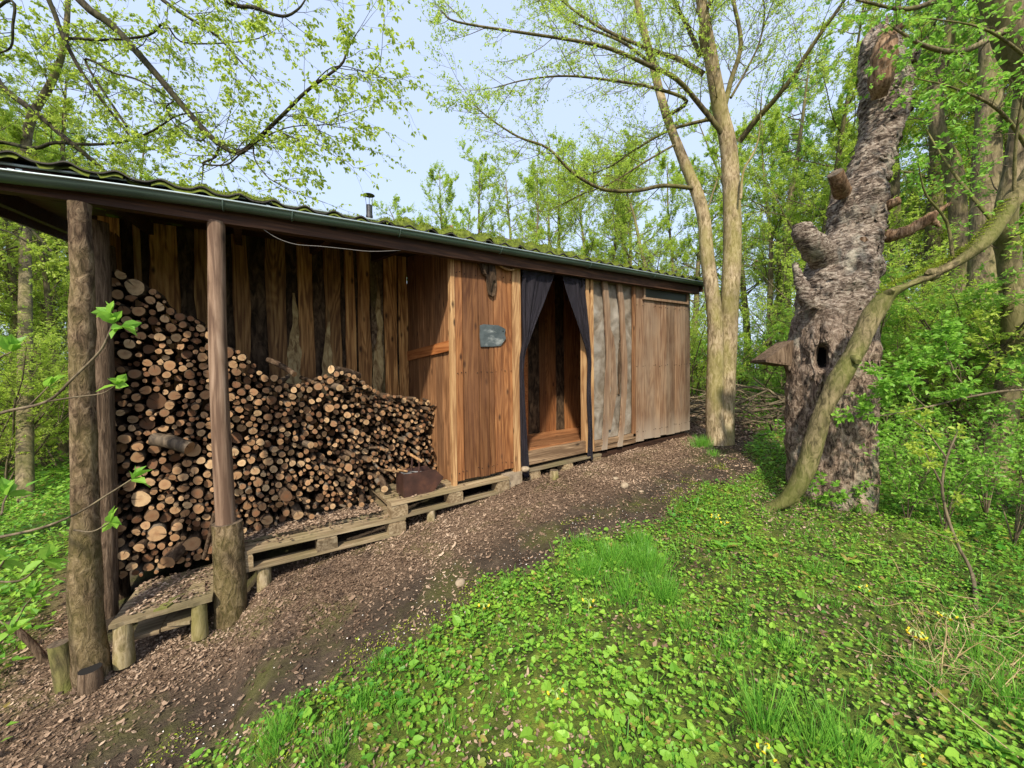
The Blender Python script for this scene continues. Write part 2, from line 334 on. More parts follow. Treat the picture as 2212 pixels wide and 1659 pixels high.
# ground: rnd = (green, dark soil, dry leaf/far)
t = NT('forest_floor', .95, .12)
co = t.co((1, 1, 1), off=False); n1 = t.noise(co, 9, 8, .7); n2 = t.noise(co, 60, 4, .7); n3 = t.noise(co, 2.2, 5, .6)
lit = t.ramp(n2, [(.35, (.06, .038, .025)), (.5, (.135, .09, .058)), (.65, (.24, .17, .115))])
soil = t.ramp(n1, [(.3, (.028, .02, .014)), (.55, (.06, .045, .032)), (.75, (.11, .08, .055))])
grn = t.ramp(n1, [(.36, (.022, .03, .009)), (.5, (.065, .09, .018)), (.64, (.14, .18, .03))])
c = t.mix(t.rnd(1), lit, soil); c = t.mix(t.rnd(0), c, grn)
c = t.mix(t.ramp(n3, [(.5, 0.0), (.65, .35)]), c, (.11, .13, .02)); t.col(c); t.bump(t.math('ADD', n1, n2), .9, .02); m_ground = t.m

# ------------------------------------------------------------------ ground
XS = U([-60, -12, -3, -.75, -.12, .07, .5, 1.1, 2.3, 4, 5.5, 8, 20, 60]); ZS = U([-.7, -.5, -.3, -.07, -.02, .15, .22, .30, .47, .57, .63, .72, 1.0, 2.0])
def G(x, y, fine=True):
    x = np.atleast_1d(U(x)).ravel(); y = np.atleast_1d(U(y)).ravel(); s = np.interp(x, XS, ZS)
    fy = .45+.55*sst(0, 2.7, y); z = np.where(s > 0, s*fy, s*(.6+.4*sst(0, 3, y)))
    near = np.exp(-((x-2)**2+(y-3)**2)/400)
    z = z + .05*fb2(x, y, .7, 3)*(.35+.65*(1-near)) + (.018*fb2(x, y, 3.5, 5) if fine else 0)
    z = z - .05*np.exp(-((y-3.65)/.35)**2)*sst(-1, 0, x)*sst(6, 5, x)
    return z
def GP(u, v):
    k = ray(u, v); t_ = .4
    while t_ < 80:
        p = CAM+k*t_
        if p[2] < G(p[0], p[1], False)[0]: break
        t_ += .02 if t_ < 8 else .2
    return CAM+k*t_
def inpoly(x, y, P):
    r = np.zeros(len(x), bool); n = len(P)
    for i in range(n):
        (x1, y1), (x2, y2) = P[i], P[(i+1) % n]
        c_ = ((y1 > y) != (y2 > y)) & (x < (x2-x1)*(y-y1)/((y2-y1) or 1e-9)+x1); r ^= c_
    return r
edge = [GP(u, v)[:2] for u, v in [(420, 1659), (580, 1560), (720, 1475), (800, 1440), (960, 1330), (1070, 1262), (1200, 1190), (1330, 1150), (1420, 1130), (1500, 1070), (1640, 1010), (1610, 970), (1660, 925)]]
GREEN = [(.0, -3), tuple(edge[0]*.6)] + [tuple(e) for e in edge] + [(9, 4.6), (30, 20), (60, -20), (10, -10)]
NEARG = []
def dist_edge(x, y):
    d = np.full(len(x), 1e9)
    E_ = U(edge)
    for a, b in zip(E_[:-1], E_[1:]):
        ab = b-a; t_ = np.clip(((x-a[0])*ab[0]+(y-a[1])*ab[1])/(ab@ab), 0, 1)
        d = np.minimum(d, np.hypot(x-a[0]-t_*ab[0], y-a[1]-t_*ab[1]))
    return d
def masks(x, y):
    """green 0..1, darksoil 0..1"""
    x = U(x); y = U(y); n = fb2(x, y, 2.5, 11)*.18
    d = dist_edge(x, y); s = np.where(inpoly(x, y, GREEN), d, -d)+n
    g = sst(-.06, .1, s)
    left = sst(-.95, -1.35, x+fb2(x, y, 1.5, 12)*.3+.12*(y-2.6))*sst(1.9, 2.6, y+x*.0)
    far = sst(7.3, 8.5, y); rt = sst(6.2, 7.2, x+.3*fb2(x, y, 1, 4))
    g = np.maximum(np.maximum(g, left), np.maximum(far, rt*sst(3., 2.2, y)))
    so_ = sst(-.75, -.25, s+fb2(x, y, 1.2, 14)*.25)*(1-g)
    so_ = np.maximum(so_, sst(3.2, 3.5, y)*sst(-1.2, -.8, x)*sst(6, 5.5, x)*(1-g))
    return g, so_
def axis_(lo, hi, c, d0, gr=1.06):
    a = [c]; d = d0
    while a[-1] < hi: a.append(a[-1]+d); d = d if a[-1] < c+6 else d*gr
    b = [c]; d = d0
    while b[-1] > lo: b.append(b[-1]-d); d = d if b[-1] > c-5 else d*gr
    return np.array(b[::-1][:-1]+a)
gx = axis_(-90, 130, 1.5, .045, 1.09); gy = axis_(-60, 130, 1.5, .045, 1.09)
GX, GY = np.meshgrid(gx, gy); z = G(GX, GY).reshape(GX.shape)
g, s_ = masks(GX.ravel(), GY.ravel())
near = (np.abs(GX-2) < 7) & (np.abs(GY-2) < 6)
z = z + np.where(near, .006*fb2(GX, GY, 22, 9, 2).reshape(GX.shape), 0)
nx, ny = len(gx), len(gy); i = np.arange(ny-1)[:, None]*nx+np.arange(nx-1)[None]
mb = MB(); mb.add(np.stack([GX, GY, z], -1).reshape(-1, 3), np.stack([i, i+1, i+nx+1, i+nx], -1).reshape(-1, 4), 0, np.stack([g, s_, g*0], 1), True)
tag(mb.build('ground', m_ground), 'earth and forest floor around the cabin', 'ground', kind='structure')
CAB = (-1.0, 5.75, 3.3, 6.8)
def under(x, y, m=.0): return (x > CAB[0]-m) & (x < CAB[1]+m) & (y > CAB[2]-m) & (y < CAB[3]+m)

# ------------------------------------------------------------------ cabin
KX = .03
def zs(x): return KX*(x-1.6)
cabin = empty('cabin', 'long low brown board cabin with open wood store and mossy corrugated roof', 'cabin', loc=(2.4, 4.6, .5))
def edgepoly(x, z0, z1, amp, n=14, s=0):
    z_ = np.linspace(z0, z1, n); return x+amp*fbm(np.stack([z_*1.7, z_*0+x*9, z_*0+s], 1), 3, 3), z_
def vboard(mb, x0, x1, z0, z1, y0, th=.024, amp=.0, m=0, k=KX, plane='y', n=14, c=None, ztop=None):
    """vertical board with optional waney edges; y0 is the visible face"""
    if amp == 0: n = 2
    a, z_ = edgepoly(x0, z0, z1, amp, n, 1); b, _ = edgepoly(x1, z0, z1, amp, n, 5)
    V = []; V2 = []
    for i in range(n):
        zz = z_[i]+k*(0.5*(x0+x1)-1.6 if plane == 'y' else 0)
        if plane == 'y': V += [[a[i], y0, zz], [b[i], y0, zz], [b[i], y0+th, zz], [a[i], y0+th, zz]]
        else: V += [[y0, a[i], zz], [y0, b[i], zz], [y0+th, b[i], zz], [y0+th, a[i], zz]]
    F_ = [[0, 1, 2, 3], [4*n-1, 4*n-2, 4*n-3, 4*n-4]]
    for i in range(n-1):
        for j in range(4): F_.append([4*i+j, 4*i+4+j, 4*i+4+(j+1) % 4, 4*i+(j+1) % 4])
    if plane == 'y': F_ = [f[::-1] for f in F_]
    mb.add(V, F_, m, c)
YW = 3.2
def nails(mb, xs, zl):
    for a, b in zip(xs[:-1], xs[1:]):
        for z_ in zl:
            for xx in (a+.022, b-.022): c_ = U([xx+R_.uniform(-.004, .004), YW-.011, z_+zs(xx)+R_.uniform(-.012, .012)]); tube(mb, [c_+[0, 0, 0], c_+[0, .012, 0]], .0042, 6, 1, cap=True)
# left boarded bay, boards butted with thin gaps
mb = MB(); xs = [1.593, 1.672, 1.842, 1.955, 2.013, 2.118, 2.243]
for a, b in zip(xs[:-1], xs[1:]): vboard(mb, a+.0035, b-.0035, .59+R_.uniform(0, .02), 2.74, YW-R_.uniform(0, .010), .024, c=(R_.random(), R_.random(), 0))
nails(mb, xs, (.68, 1.62, 2.55))
box(mb, 1.6, 2.24, YW+.03, YW+.04, .62, 2.7, 1, k=KX, xo=1.6); mb.build('wall', [m_front, m_black], cabin)  # black sheet behind the boards paints the shade into their gaps
mb = MB(); box(mb, 2.245, 2.322, YW-.012, YW+.06, .56, 2.74, k=KX, xo=1.6); box(mb, 2.324, 2.352, YW-.006, YW+.08, .56, 2.74, k=KX, xo=1.6)
mb.build('door_post', m_trim, cabin)
mb = MB(); box(mb, 3.30, 3.345, YW-.02, YW+.08, .6, 2.72, k=KX, xo=1.6, c=(.9, .2, .3)); box(mb, 3.347, 3.372, YW-.004, YW+.06, .6, 2.72, k=KX, xo=1.6, c=(.2, .4, .1)); box(mb, 3.374, 3.42, YW-.024, YW+.06, .6, 2.72, k=KX, xo=1.6, c=(.8, .7, .5))
mb.build('door_post', m_trim, cabin)
mb = MB(); box(mb, 1.552, 1.592, YW-.004, YW+.05, .5, 2.74, k=KX, xo=1.6); mb.build('corner_trim', m_trim, cabin)
# right bay, grey-brown
mb = MB(); xs = [4.246, 4.42, 4.655, 4.80, 4.942, 5.151, 5.289, 5.42, 5.556]
for a, b in zip(xs[:-1], xs[1:]): vboard(mb, a+.003, b-.003, .585+R_.uniform(0, .02), 2.70, YW-R_.uniform(0, .008), .024)
nails(mb, xs, (.72, 1.6, 2.42)); box(mb, 4.25, 5.5, YW+.03, YW+.04, .62, 2.7, 1, k=KX, xo=1.6); mb.build('wall', [m_right, m_black], cabin)  # second black sheet, painted shade for the gaps of this bay
mb = MB(); box(mb, 5.53, 5.556, YW+.03, 6.6, .55, 2.75, k=KX, xo=1.6); mb.build('end_wall', m_right, cabin)
# canvas bay: wrinkled sheet + batten strips
mb = MB(); nu, nv = 40, 90; a, b = np.meshgrid(np.linspace(3.42, 4.245, nu), np.linspace(.72, 2.74, nv))
P3 = np.stack([a.ravel()*3, b.ravel()*3, a.ravel()*0], 1)
rid = 1-np.abs(fbm(P3*1.1, 21, 3)); hh = .010*rid**3+.012*fbm(P3*.7, 4, 4)
hh = hh*(1-.0*a.ravel())
i = np.arange(nv-1)[:, None]*nu+np.arange(nu-1)[None]
mb.add(np.stack([a.ravel(), YW+.03-hh*2.2, b.ravel()+zs(a.ravel())], 1), np.stack([i, i+1, i+nu+1, i+nu], -1).reshape(-1, 4), 0, (.5, .5, .5), True)
mb.build('canvas_panel', m_canvas, cabin)
def c4(x, y): return ((1900+x/1.659)/1.736, (900+y/1.659)/1.736)
def strip(mb, pts, w, y, th, jit=.004, c=None):
    P = smooth_path([PY(*c4(*p), y) for p in pts], 5); n = len(P); V = []
    wv = np.interp(np.linspace(0, 1, n), np.linspace(0, 1, len(w)), w) if np.ndim(w) else np.full(n, w)
    c = (R_.random(),)*3 if c is None else c
    for p, ww in zip(P, wv):
        l, r = p[0]-ww/2+R_.uniform(-jit, jit), p[0]+ww/2+R_.uniform(-jit, jit)
        V += [[l, y, p[2]], [r, y, p[2]], [r, y+th, p[2]], [l, y+th, p[2]]]
    F_ = [[0, 1, 2, 3], [4*n-1, 4*n-2, 4*n-3, 4*n-4]]
    for i in range(n-1):
        for j in range(4): F_.append([4*i+j, 4*i+(j+1) % 4, 4*i+4+(j+1) % 4, 4*i+4+j])
    mb.add(V, F_, 0, c)
for pts, w_ in (([(612, 250), (628, 420), (632, 560), (640, 700), (630, 950), (622, 1150), (612, 1305)], [.085, .09, .08, .085, .09]),
                ([(702, 255), (720, 420), (728, 580), (738, 760), (735, 950), (722, 1150), (708, 1285)], [.085, .08, .09, .08, .09])):
    mb = MB(); strip(mb, pts, w_, YW-.035, .024); mb.build('batten', m_right, cabin)
mb = MB(); strip(mb, [(642, 540), (660, 640), (668, 860), (668, 960), (652, 1100), (645, 1180)], [.03, .07, .10, .11, .07, .03], YW-.009, .014, .006); mb.build('batten', m_right, cabin)
mb = MB(); strip(mb, [(712, 620), (710, 700), (704, 850), (700, 960)], [.04, .06, .05, .03], YW-.009, .014, .006); mb.build('batten', m_wbark, cabin)
mb = MB(); strip(mb, [(797, 250), (797, 600), (796, 1222)], .05, YW-.03, .03, .002); mb.build('batten', m_side, cabin)
mb = MB(); box(mb, 3.425, 4.21, YW-.03, YW+.03, .655, .715, k=KX, xo=1.6); mb.build('sill_board', m_sill, cabin); mb = MB(); box(mb, 3.425, 4.215, YW-.018, YW+.03, .59, .652, k=KX, xo=1.6)
mb.build('sill_board', m_sill, cabin); mb = MB(); box(mb, 3.42, 4.25, YW-.012, YW+.03, 2.655, 2.75, k=KX, xo=1.6); mb.build('sill_board', m_sill, cabin)
# window in the right bay
wf = MB()
for a_, b_, c_, d_ in ((4.385, 5.47, 2.655, 2.69), (4.385, 5.47, 2.50, 2.53), (4.385, 4.42, 2.532, 2.653), (5.435, 5.47, 2.532, 2.653)):
    box(wf, a_, b_, YW-.035, YW-.002, c_, d_, k=KX, xo=1.6, c=(.6, .5, .4))
window = wf.build('window', m_right, cabin)
pb = MB(); box(pb, 4.422, 5.433, YW-.016, YW-.008, 2.534, 2.651, k=KX, xo=1.6); pb.build('pane', m_glass, window)
# side wall of the bay (faces the wood store)
mb = MB(); ys = [YW+.05, 3.36, 3.50, 3.66, 3.80, 3.97, 4.12, 4.28, 4.47]
for i_, (a, b) in enumerate(zip(ys[:-1], ys[1:])): vboard(mb, a+.002, b-.001, .52, 3.0, 1.594+R_.uniform(0, .006), .02, .0 if i_ != 1 else .004, plane='x', k=0)
mb.build('side_wall', m_side, cabin)
mb = MB(); V = U([[1.575, 3.24, 1.83], [1.592, 3.24, 1.83], [1.592, 4.46, 1.775], [1.575, 4.46, 1.775], [1.575, 3.24, 1.93], [1.592, 3.24, 1.93], [1.592, 4.46, 1.885], [1.575, 4.46, 1.885]])
hexa(mb, V); mb.build('cross_board', m_orange, cabin)
# back wall of the wood store: bark-dark under boards with waney boards in front
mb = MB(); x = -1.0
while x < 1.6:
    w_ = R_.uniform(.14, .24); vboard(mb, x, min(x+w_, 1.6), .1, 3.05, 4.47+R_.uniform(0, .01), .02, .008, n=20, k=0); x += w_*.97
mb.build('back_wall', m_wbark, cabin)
for a, b, amp, mt in ((-.96, -.84, .01, m_waney), (-.76, -.72, .01, m_trim), (-.66, -.48, .03, m_waney), (-.36, -.22, .04, m_waney), (-.087, .03, .03, m_waney), (.175, .33, .02, m_waney), (.447, .585, .02, m_waney),
                      (.70, .85, .03, m_waney), (.885, .995, .02, m_waney), (1.02, 1.155, .02, m_waney), (1.166, 1.30, .02, m_postb), (1.31, 1.46, .015, m_waney), (1.475, 1.59, .015, m_waney)):
    mb = MB(); vboard(mb, a, b, .12, 3.05, 4.44+R_.uniform(0, .008), .02, amp, n=46, k=0); mb.build('wall_board', mt, cabin)
for xc, w0, z0, z1 in ((.395, .13, 1.25, 2.45), (.70, .10, 1.3, 2.3), (1.235, .10, 1.2, 2.75)):   # torn pale bark
    n_ = 44; zz = np.linspace(z0, z1, n_); wv = w0*np.clip(1.1-((zz-z0)/(z1-z0))**1.5, .12, 1)*(1+.6*fbm(np.stack([zz*7, zz*0, zz*0+xc], 1), 5, 3)); cx = xc-.02*np.sin(zz*5)+.03*fbm(np.stack([zz*3, zz*0, zz*0+xc], 1), 8, 3)
    V = np.stack([np.stack([cx-wv/2, zz*0+4.431, zz], 1), np.stack([cx+wv/2, zz*0+4.431, zz], 1)], 1).reshape(-1, 3); i = np.arange(n_-1)*2
    mb = MB(); mb.add(V, np.stack([i, i+1, i+3, i+2], 1)); mb.add(V+[0, .006, 0], np.stack([i, i+2, i+3, i+1], 1)); mb.build('bark_strip', m_lbark, cabin)
# left end wall of the store, outer back wall
mb = MB(); x = 3.5
while x < 6.6: vboard(mb, x, min(x+.2, 6.6), .0, 2.58+.15*(x-3.05), -.86, .02, .004, plane='x', k=0); x += .203
mb.build('end_wall', m_waney, cabin)
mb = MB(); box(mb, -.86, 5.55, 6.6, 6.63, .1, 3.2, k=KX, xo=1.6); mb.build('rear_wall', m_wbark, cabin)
# porch behind the curtain
mb = MB()
for i_ in range(5): box(mb, 2.3, 4.5, 3.26+i_*.196, 3.45+i_*.196, .70, .735, k=.012, xo=1.6)
mb.build('floor', m_floor, cabin)
mb = MB(); box(mb, 2.354, 3.30, YW+.0, YW+.055, .60, .738, k=KX, xo=1.6); mb.build('threshold', m_sill, cabin)
mb = MB(); x = 2.3
for i_ in range(16):
    w_ = R_.uniform(.11, .2); vboard(mb, x, x+w_, .7, 3.1, 4.2+R_.uniform(0, .014), .025, .014, n=24, m=(0, 0, 1, 0, 0, 1)[i_ % 6], k=0); x += w_+.004
mb.build('inner_wall', [m_front, m_wbark], cabin)
mb = MB(); box(mb, 2.60, 3.06, 4.155, 4.185, .74, 2.35, c=(.5, .5, .5)); dr = mb.build('inner_door', m_door, cabin)
mb = MB(); box(mb, 3.064, 3.15, 4.14, 4.19, .72, 2.4, c=(.8, .5, .5)); mb.build('door_frame', m_orange, cabin)
mb = MB(); box(mb, 2.33, 2.35, 3.29, 4.18, .7, 2.9, c=(.3, .5, .5)); box(mb, 4.5, 4.53, 3.24, 4.19, .7, 3.0); mb.build('inner_side_wall', m_front, cabin)
# foundation: concrete blocks and stubs under the wall
for a, b, y0, z0, z1, mt in ((2.10, 2.32, 3.16, .3, .585, m_stone), (3.6, 3.78, 3.22, .42, .60, m_stone), (4.8, 4.98, 3.24, .45, .6, m_stone)):
    mb = MB(); box(mb, a, b, y0, y0+.2, z0, z1); mb.build('footing', mt, cabin)
mb = MB(); box(mb, 3.5, 5.5, 3.21, 3.25, .50, .60, k=KX, xo=3.2); mb.build('base_beam', m_beam, cabin)
# posts of the wood store
def trunkish(mb, pts, rad, k=18, lump=.06, s=0, n=40, capm=None, m=0, sub=1, hole=None):
    P = smooth_path(pts, 6); L_ = np.linspace(0, 1, len(P)); t_ = np.linspace(0, 1, n)
    P = np.stack([np.interp(t_, L_, P[:, q]) for q in range(3)], 1); Rr = np.interp(t_, np.linspace(0, 1, len(rad)), rad)
    th = np.arange(k)*2*np.pi/k; Q = P[:, None]*np.ones((1, k, 1)); d = np.stack([np.cos(th), np.sin(th), th*0], 1)[None]
    nn = fbm((Q*1.0+d*.5*Rr[:, None, None]).reshape(-1, 3)*U([14, 14, 7]), s, 4).reshape(n, k)
    V = Q+d*(Rr[:, None, None]*(1+lump*nn[..., None])); i = np.arange(n-1)[:, None]*k; j = np.arange(k)[None]
    mb.add(V.reshape(-1, 3), np.stack([i+j, i+(j+1) % k, i+k+(j+1) % k, i+k+j], -1).reshape(-1, 4), m, (.5, .5, .5), True)
    mb.add(V[-1], np.arange(k)[None], m if capm is None else capm, (.5, .5, .5)); return V
mb = MB(); trunkish(mb, [PY(467, 480, 3.12)+U([0, 0, .0]), PY(472, 800, 3.12), PY(488, 1135, 3.12)][::-1], [.056, .05, .047], 16, .04, 3); mb.build('post', m_post, cabin)
mb = MB(); trunkish(mb, [PY(500, 1365, 3.12), PY(497, 1240, 3.12), PY(491, 1128, 3.12)], [.092, .088, .084], 20, .07, 5, capm=1); mb.build('post_base', [m_postb, m_end], cabin)
mb = MB(); trunkish(mb, [PY(u_, v_, 3.05) for u_, v_ in ((200, 1475), (186, 1300), (185, 1100), (178, 800), (178, 600), (172, 440))], [.078, .07, .062, .052, .05, .048, .046], 24, .16, 8, 110); mb.build('post', m_postb, cabin)
mb = MB(); trunkish(mb, [PY(u_, v_, 3.5) for u_, v_ in ((228, 1330), (228, 1100), (222, 800), (212, 480))], [.06, .055, .05], 16, .14, 9); mb.build('post', m_post2, cabin)
mb = MB(); trunkish(mb, [U([-.86, 4.1, -.1]), U([-.86, 4.1, 2.6])], [.07, .06], 12, .1, 9); mb.build('post', m_post2, cabin)
# beams and rafters
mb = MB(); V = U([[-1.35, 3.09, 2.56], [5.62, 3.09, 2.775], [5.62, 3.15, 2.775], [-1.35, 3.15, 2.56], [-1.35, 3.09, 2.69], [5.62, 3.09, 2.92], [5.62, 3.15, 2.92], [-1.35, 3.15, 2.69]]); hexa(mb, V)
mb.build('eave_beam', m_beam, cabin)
def zroof(x, y): return 2.775+.035*x+.15*(y-3.05)
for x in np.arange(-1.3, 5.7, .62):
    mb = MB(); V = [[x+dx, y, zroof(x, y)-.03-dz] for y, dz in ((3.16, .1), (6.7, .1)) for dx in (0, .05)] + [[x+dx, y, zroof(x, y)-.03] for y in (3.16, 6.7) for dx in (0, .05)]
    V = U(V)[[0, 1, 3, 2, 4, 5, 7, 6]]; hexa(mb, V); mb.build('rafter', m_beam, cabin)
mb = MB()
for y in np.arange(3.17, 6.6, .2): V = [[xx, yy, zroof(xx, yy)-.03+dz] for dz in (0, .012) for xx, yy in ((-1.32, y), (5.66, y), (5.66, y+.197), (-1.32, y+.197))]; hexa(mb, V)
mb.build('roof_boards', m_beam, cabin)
# corrugated roof sheets and their moss
x = np.arange(-1.36, 5.70, .0147); y = np.concatenate([np.arange(3.03, 3.6, .03), np.arange(3.6, 6.75, .15)]); X, Y = np.meshgrid(x, y)
cor = .030*((1+np.sin((X+.952)*2*np.pi/.188+np.pi/2))/2)**1.8-.012
sheet = np.floor((X+1.36)/1.0); sag = (.010*fb2(sheet*3.3, Y*0, 1, 3).reshape(X.shape)) + .008*fb2(X, Y, 1.2, 44).reshape(X.shape)
Z = zroof(X, Y)+cor+sag; n_, k_ = len(x), len(y); i = np.arange(k_-1)[:, None]*n_+np.arange(n_-1)[None]; q = np.stack([i, i+1, i+n_+1, i+n_], -1).reshape(-1, 4)
mb = MB(); mb.add(np.stack([X, Y, Z], -1).reshape(-1, 3), q, 0, (.5,)*3, True); mb.add(np.stack([X, Y, Z-.008], -1).reshape(-1, 3), q[:, ::-1], 0, (.5,)*3, True)
e = np.concatenate([np.stack([x, x*0+3.03, Z[0]], 1), np.stack([x, x*0+3.03, Z[0]-.008], 1)]); j = np.arange(n_-1); mb.add(e, np.stack([j, j+n_, j+n_+1, j+1], 1), 0, (.5,)*3)
roof = mb.build('roof', m_metalroof, cabin)
mask = sst(-.22, .16, .12*(X < .1)+ fb2(X, Y, 1.6, 31).reshape(X.shape)+.18*(X > 0)+.15*(X > 1.5)-.02+.25*sst(.6, 1.2, X)*sst(3.2, 2.4, X))*sst(3.03, 3.10, Y+.05*fb2(X, Y, 9, 33).reshape(X.shape))
H = mask*(.012+.016*(1+fb2(X, Y, 7, 35).reshape(X.shape))+.04*sst(.6, 1.2, X)*sst(3.4, 2.6, X)) ; lowm = Z*.0
ZM = zroof(X, Y)+sag+np.maximum(cor, -.012)+H-.004*(mask < .05)*1.0-(mask < .02)*.03
mb = MB(); mb.add(np.stack([X, Y-.012*mask, ZM], -1).reshape(-1, 3), q[(mask.ravel()[q] > .03).any(1)], 0, (.5,)*3, True)
tag(mb.build('moss', m_mossb, cabin), kind='stuff')
idx = rng.choice(X.size, 150000, p=(mask.ravel()*np.exp(-(Y.ravel()-3.0)*1.5)*np.where(Y.ravel() > 3.58, 4, 1))/np.sum(mask.ravel()*np.exp(-(Y.ravel()-3.0)*1.5)*np.where(Y.ravel() > 3.58, 4, 1)))
P = np.stack([X.ravel()[idx], Y.ravel()[idx], ZM.ravel()[idx]-.004], 1)+rng.normal(0, .008, (len(idx), 3))*[1, 1, .3]
D = rng.normal(0, .6, P.shape)+[0, -.35, .8]; mb = MB(); scatter(mb, DIA*[1, .6, 1], DIAF, P, D, rng.uniform(.008, .022, len(P)))
fr = rng.random(700); xx = rng.uniform(-1, 5.4, 700)
tag(mb.build('moss_fuzz', m_moss, cabin), kind='stuff')
# rake board at the left and right ends
for xx in (-1.37, 5.64):
    mb = MB(); V = [[xx+dx, yy, zroof(xx, yy)-.03-dz] for dz in (.14, -.01) for dx, yy in ((0, 3.05), (.022, 3.05), (.022, 6.75), (0, 6.75))]; hexa(mb, V); mb.build('rake_board', m_beam, cabin)
# gutter
gl = [(0, 367), (215, 394), (430, 424), (691, 466), (900, 500), (1121, 540), (1350, 580), (1532, 612)]
LP = U([[-1.5, 3.0, 2.60]]+[PY(u_, v_, 3.0) for u_, v_ in gl]); LP = smooth_path(LP, 3)
th = np.linspace(np.pi, 2*np.pi, 9); prof = np.concatenate([[[-.004, .004]], np.stack([.042+.042*np.cos(th), .046*np.sin(th)], 1), [[.086, .03], [.082, .03]]])
inn = prof[::-1]*[.95, .9]+[.002, .003]; prof = np.concatenate([prof, inn])
V = LP[:, None]+np.stack([prof[:, 0]*0, prof[:, 0], prof[:, 1]], 1)[None]; k_ = len(prof); n_ = len(LP)
i = np.arange(n_-1)[:, None]*k_; j = np.arange(k_)[None]; mb = MB(); mb.add(V.reshape(-1, 3), np.stack([i+j, i+k_+j, i+k_+(j+1) % k_, i+(j+1) % k_], -1).reshape(-1, 4), 0, (.5,)*3, True)
tube(mb, LP+[0, -.003, .002], .0065, 6, 1)
mb.add(V[-1], np.arange(k_)[None]); gut = mb.build('gutter', [m_gut, m_galv], cabin)
def lip(x): return U([x, 3.0, np.interp(x, LP[:, 0], LP[:, 2])])
for x in (-.1, .28, 1.03, 2.0, 3.2, 4.4):
    mb = MB(); c_ = lip(x); tt = np.linspace(np.pi*.98, 2.0*np.pi, 9); tube(mb, [c_+[0, .042+.046*np.cos(a_), .05*np.sin(a_)] for a_ in tt], .006, 4); mb.build('seam', m_gut, gut)
for x in (-.955, .13, 1.6, 2.9, 4.2, 5.4):
    mb = MB(); c_ = lip(x); box(mb, x, x+.022, 2.995, 3.085, c_[2]+.006, c_[2]+.012); box(mb, x, x+.022, 3.082, 3.092, c_[2]-.03, c_[2]+.05); mb.build('bracket', m_galv, gut)
mb = MB(); P_ = U([lip(x_)+[0, .083, .036] for x_ in (-1.4, -.9, -.6, -.3, 0, .3, .6, .9)]); P_[:, 2] += .030; tube(mb, P_, .009, 5); mb.build('rear_rail', m_galv, gut)
# stove pipe
P0 = U([1.58, 6.0, 3.21]); mb = MB(); tube(mb, [P0, P0+[0, 0, .3], P0+[0, 0, .98]], .045, 16, cap=True, c=(.5,)*3); tube(mb, [P0+[0, 0, .80], P0+[0, 0, .83]], .05, 16, cap=True)
ch = mb.build('stove_pipe', m_pipe, cabin)
mb = MB(); n_ = 16; a_ = np.arange(n_)*2*np.pi/n_; ring = np.stack([.085*np.cos(a_), .085*np.sin(a_), a_*0], 1)+P0+[0, 0, 1.13]
mb.add(np.vstack([ring, [P0+[0, 0, 1.165]], [P0+[0, 0, 1.135]]]), np.array([[i_, (i_+1) % n_, n_] for i_ in range(n_)]+[[(i_+1) % n_, i_, n_+1] for i_ in range(n_)]))
for a_ in (.3, 2.4, 4.5): tube(mb, [P0+[.043*math.cos(a_), .043*math.sin(a_), .95], P0+[.06*math.cos(a_), .06*math.sin(a_), 1.135]], .004, 4)
mb.build('rain_cap', m_pipe, ch)

# ------------------------------------------------------------------ things on the cabin
def curtain(name, outer, inner, label, fold=5, thick=.03, y0=3.165):
    o_ = smooth_path([PY(u_, v_, y0) for u_, v_ in outer], 8); i_ = smooth_path([PY(u_, v_, y0) for u_, v_ in inner], 8); n = len(o_); m_ = 44
    o_ = U(o_); V = []
    for q in range(n):
        wdt = np.linalg.norm(o_[q]-i_[q]); t_ = np.linspace(0, 1, m_)
        p = o_[q][None]*(1-t_[:, None])+i_[q][None]*t_[:, None]
        am = thick*(.35+.65*sst(.5, .1, wdt)); p[:, 1] += am*(.5+.5*np.sin(t_*5+1))*np.sin((t_+.06*np.sin(t_*11+q*.05))*fold*2*np.pi+1.2*np.sin(q*.15))+.006*vnoise(np.stack([t_*9, t_*0+q*.2, t_*0], 1), 5)
        V.append(p)
    V = U(V).reshape(-1, 3); i = np.arange(n-1)[:, None]*m_+np.arange(m_-1)[None]
    mb = MB(); mb.add(V, np.stack([i, i+1, i+m_+1, i+m_], -1).reshape(-1, 4), 0, (.5,)*3, True)
    o = mb.build(name, m_curt); md = o.modifiers.new('s', 'SOLIDIFY'); md.thickness = .003
    return tag(o, label, 'curtain')
curtain('curtain', [(1129, 568), (1129, 650), (1130, 740), (1125, 783), (1125, 850), (1127, 950), (1130, 1020), (1133, 1032)],
        [(1198, 592), (1176, 650), (1148, 720), (1131, 780), (1133, 850), (1138, 950), (1143, 1020), (1144, 1030)], 'black cloth curtain gathered against the left side of the doorway')
curtain('curtain', [(1264, 600), (1268, 660), (1272, 730), (1274, 772), (1275, 850), (1277, 930), (1278, 985), (1278, 994)],
        [(1212, 588), (1226, 640), (1250, 710), (1268, 768), (1268, 850), (1271, 930), (1270, 980), (1272, 990)][:8], 'black cloth curtain tied back on the right door post', y0=3.155)
mb = MB(); cz = lambda x, y: PY((1700+x/3.318)/1.736, (900+y/3.318)/1.736, 3.18)
pl = [cz(*p) for p in ((335, 1060), (380, 1048), (560, 1062), (610, 1085), (652, 1112), (640, 1170), (655, 1225), (590, 1318), (480, 1326), (345, 1328), (332, 1200))]
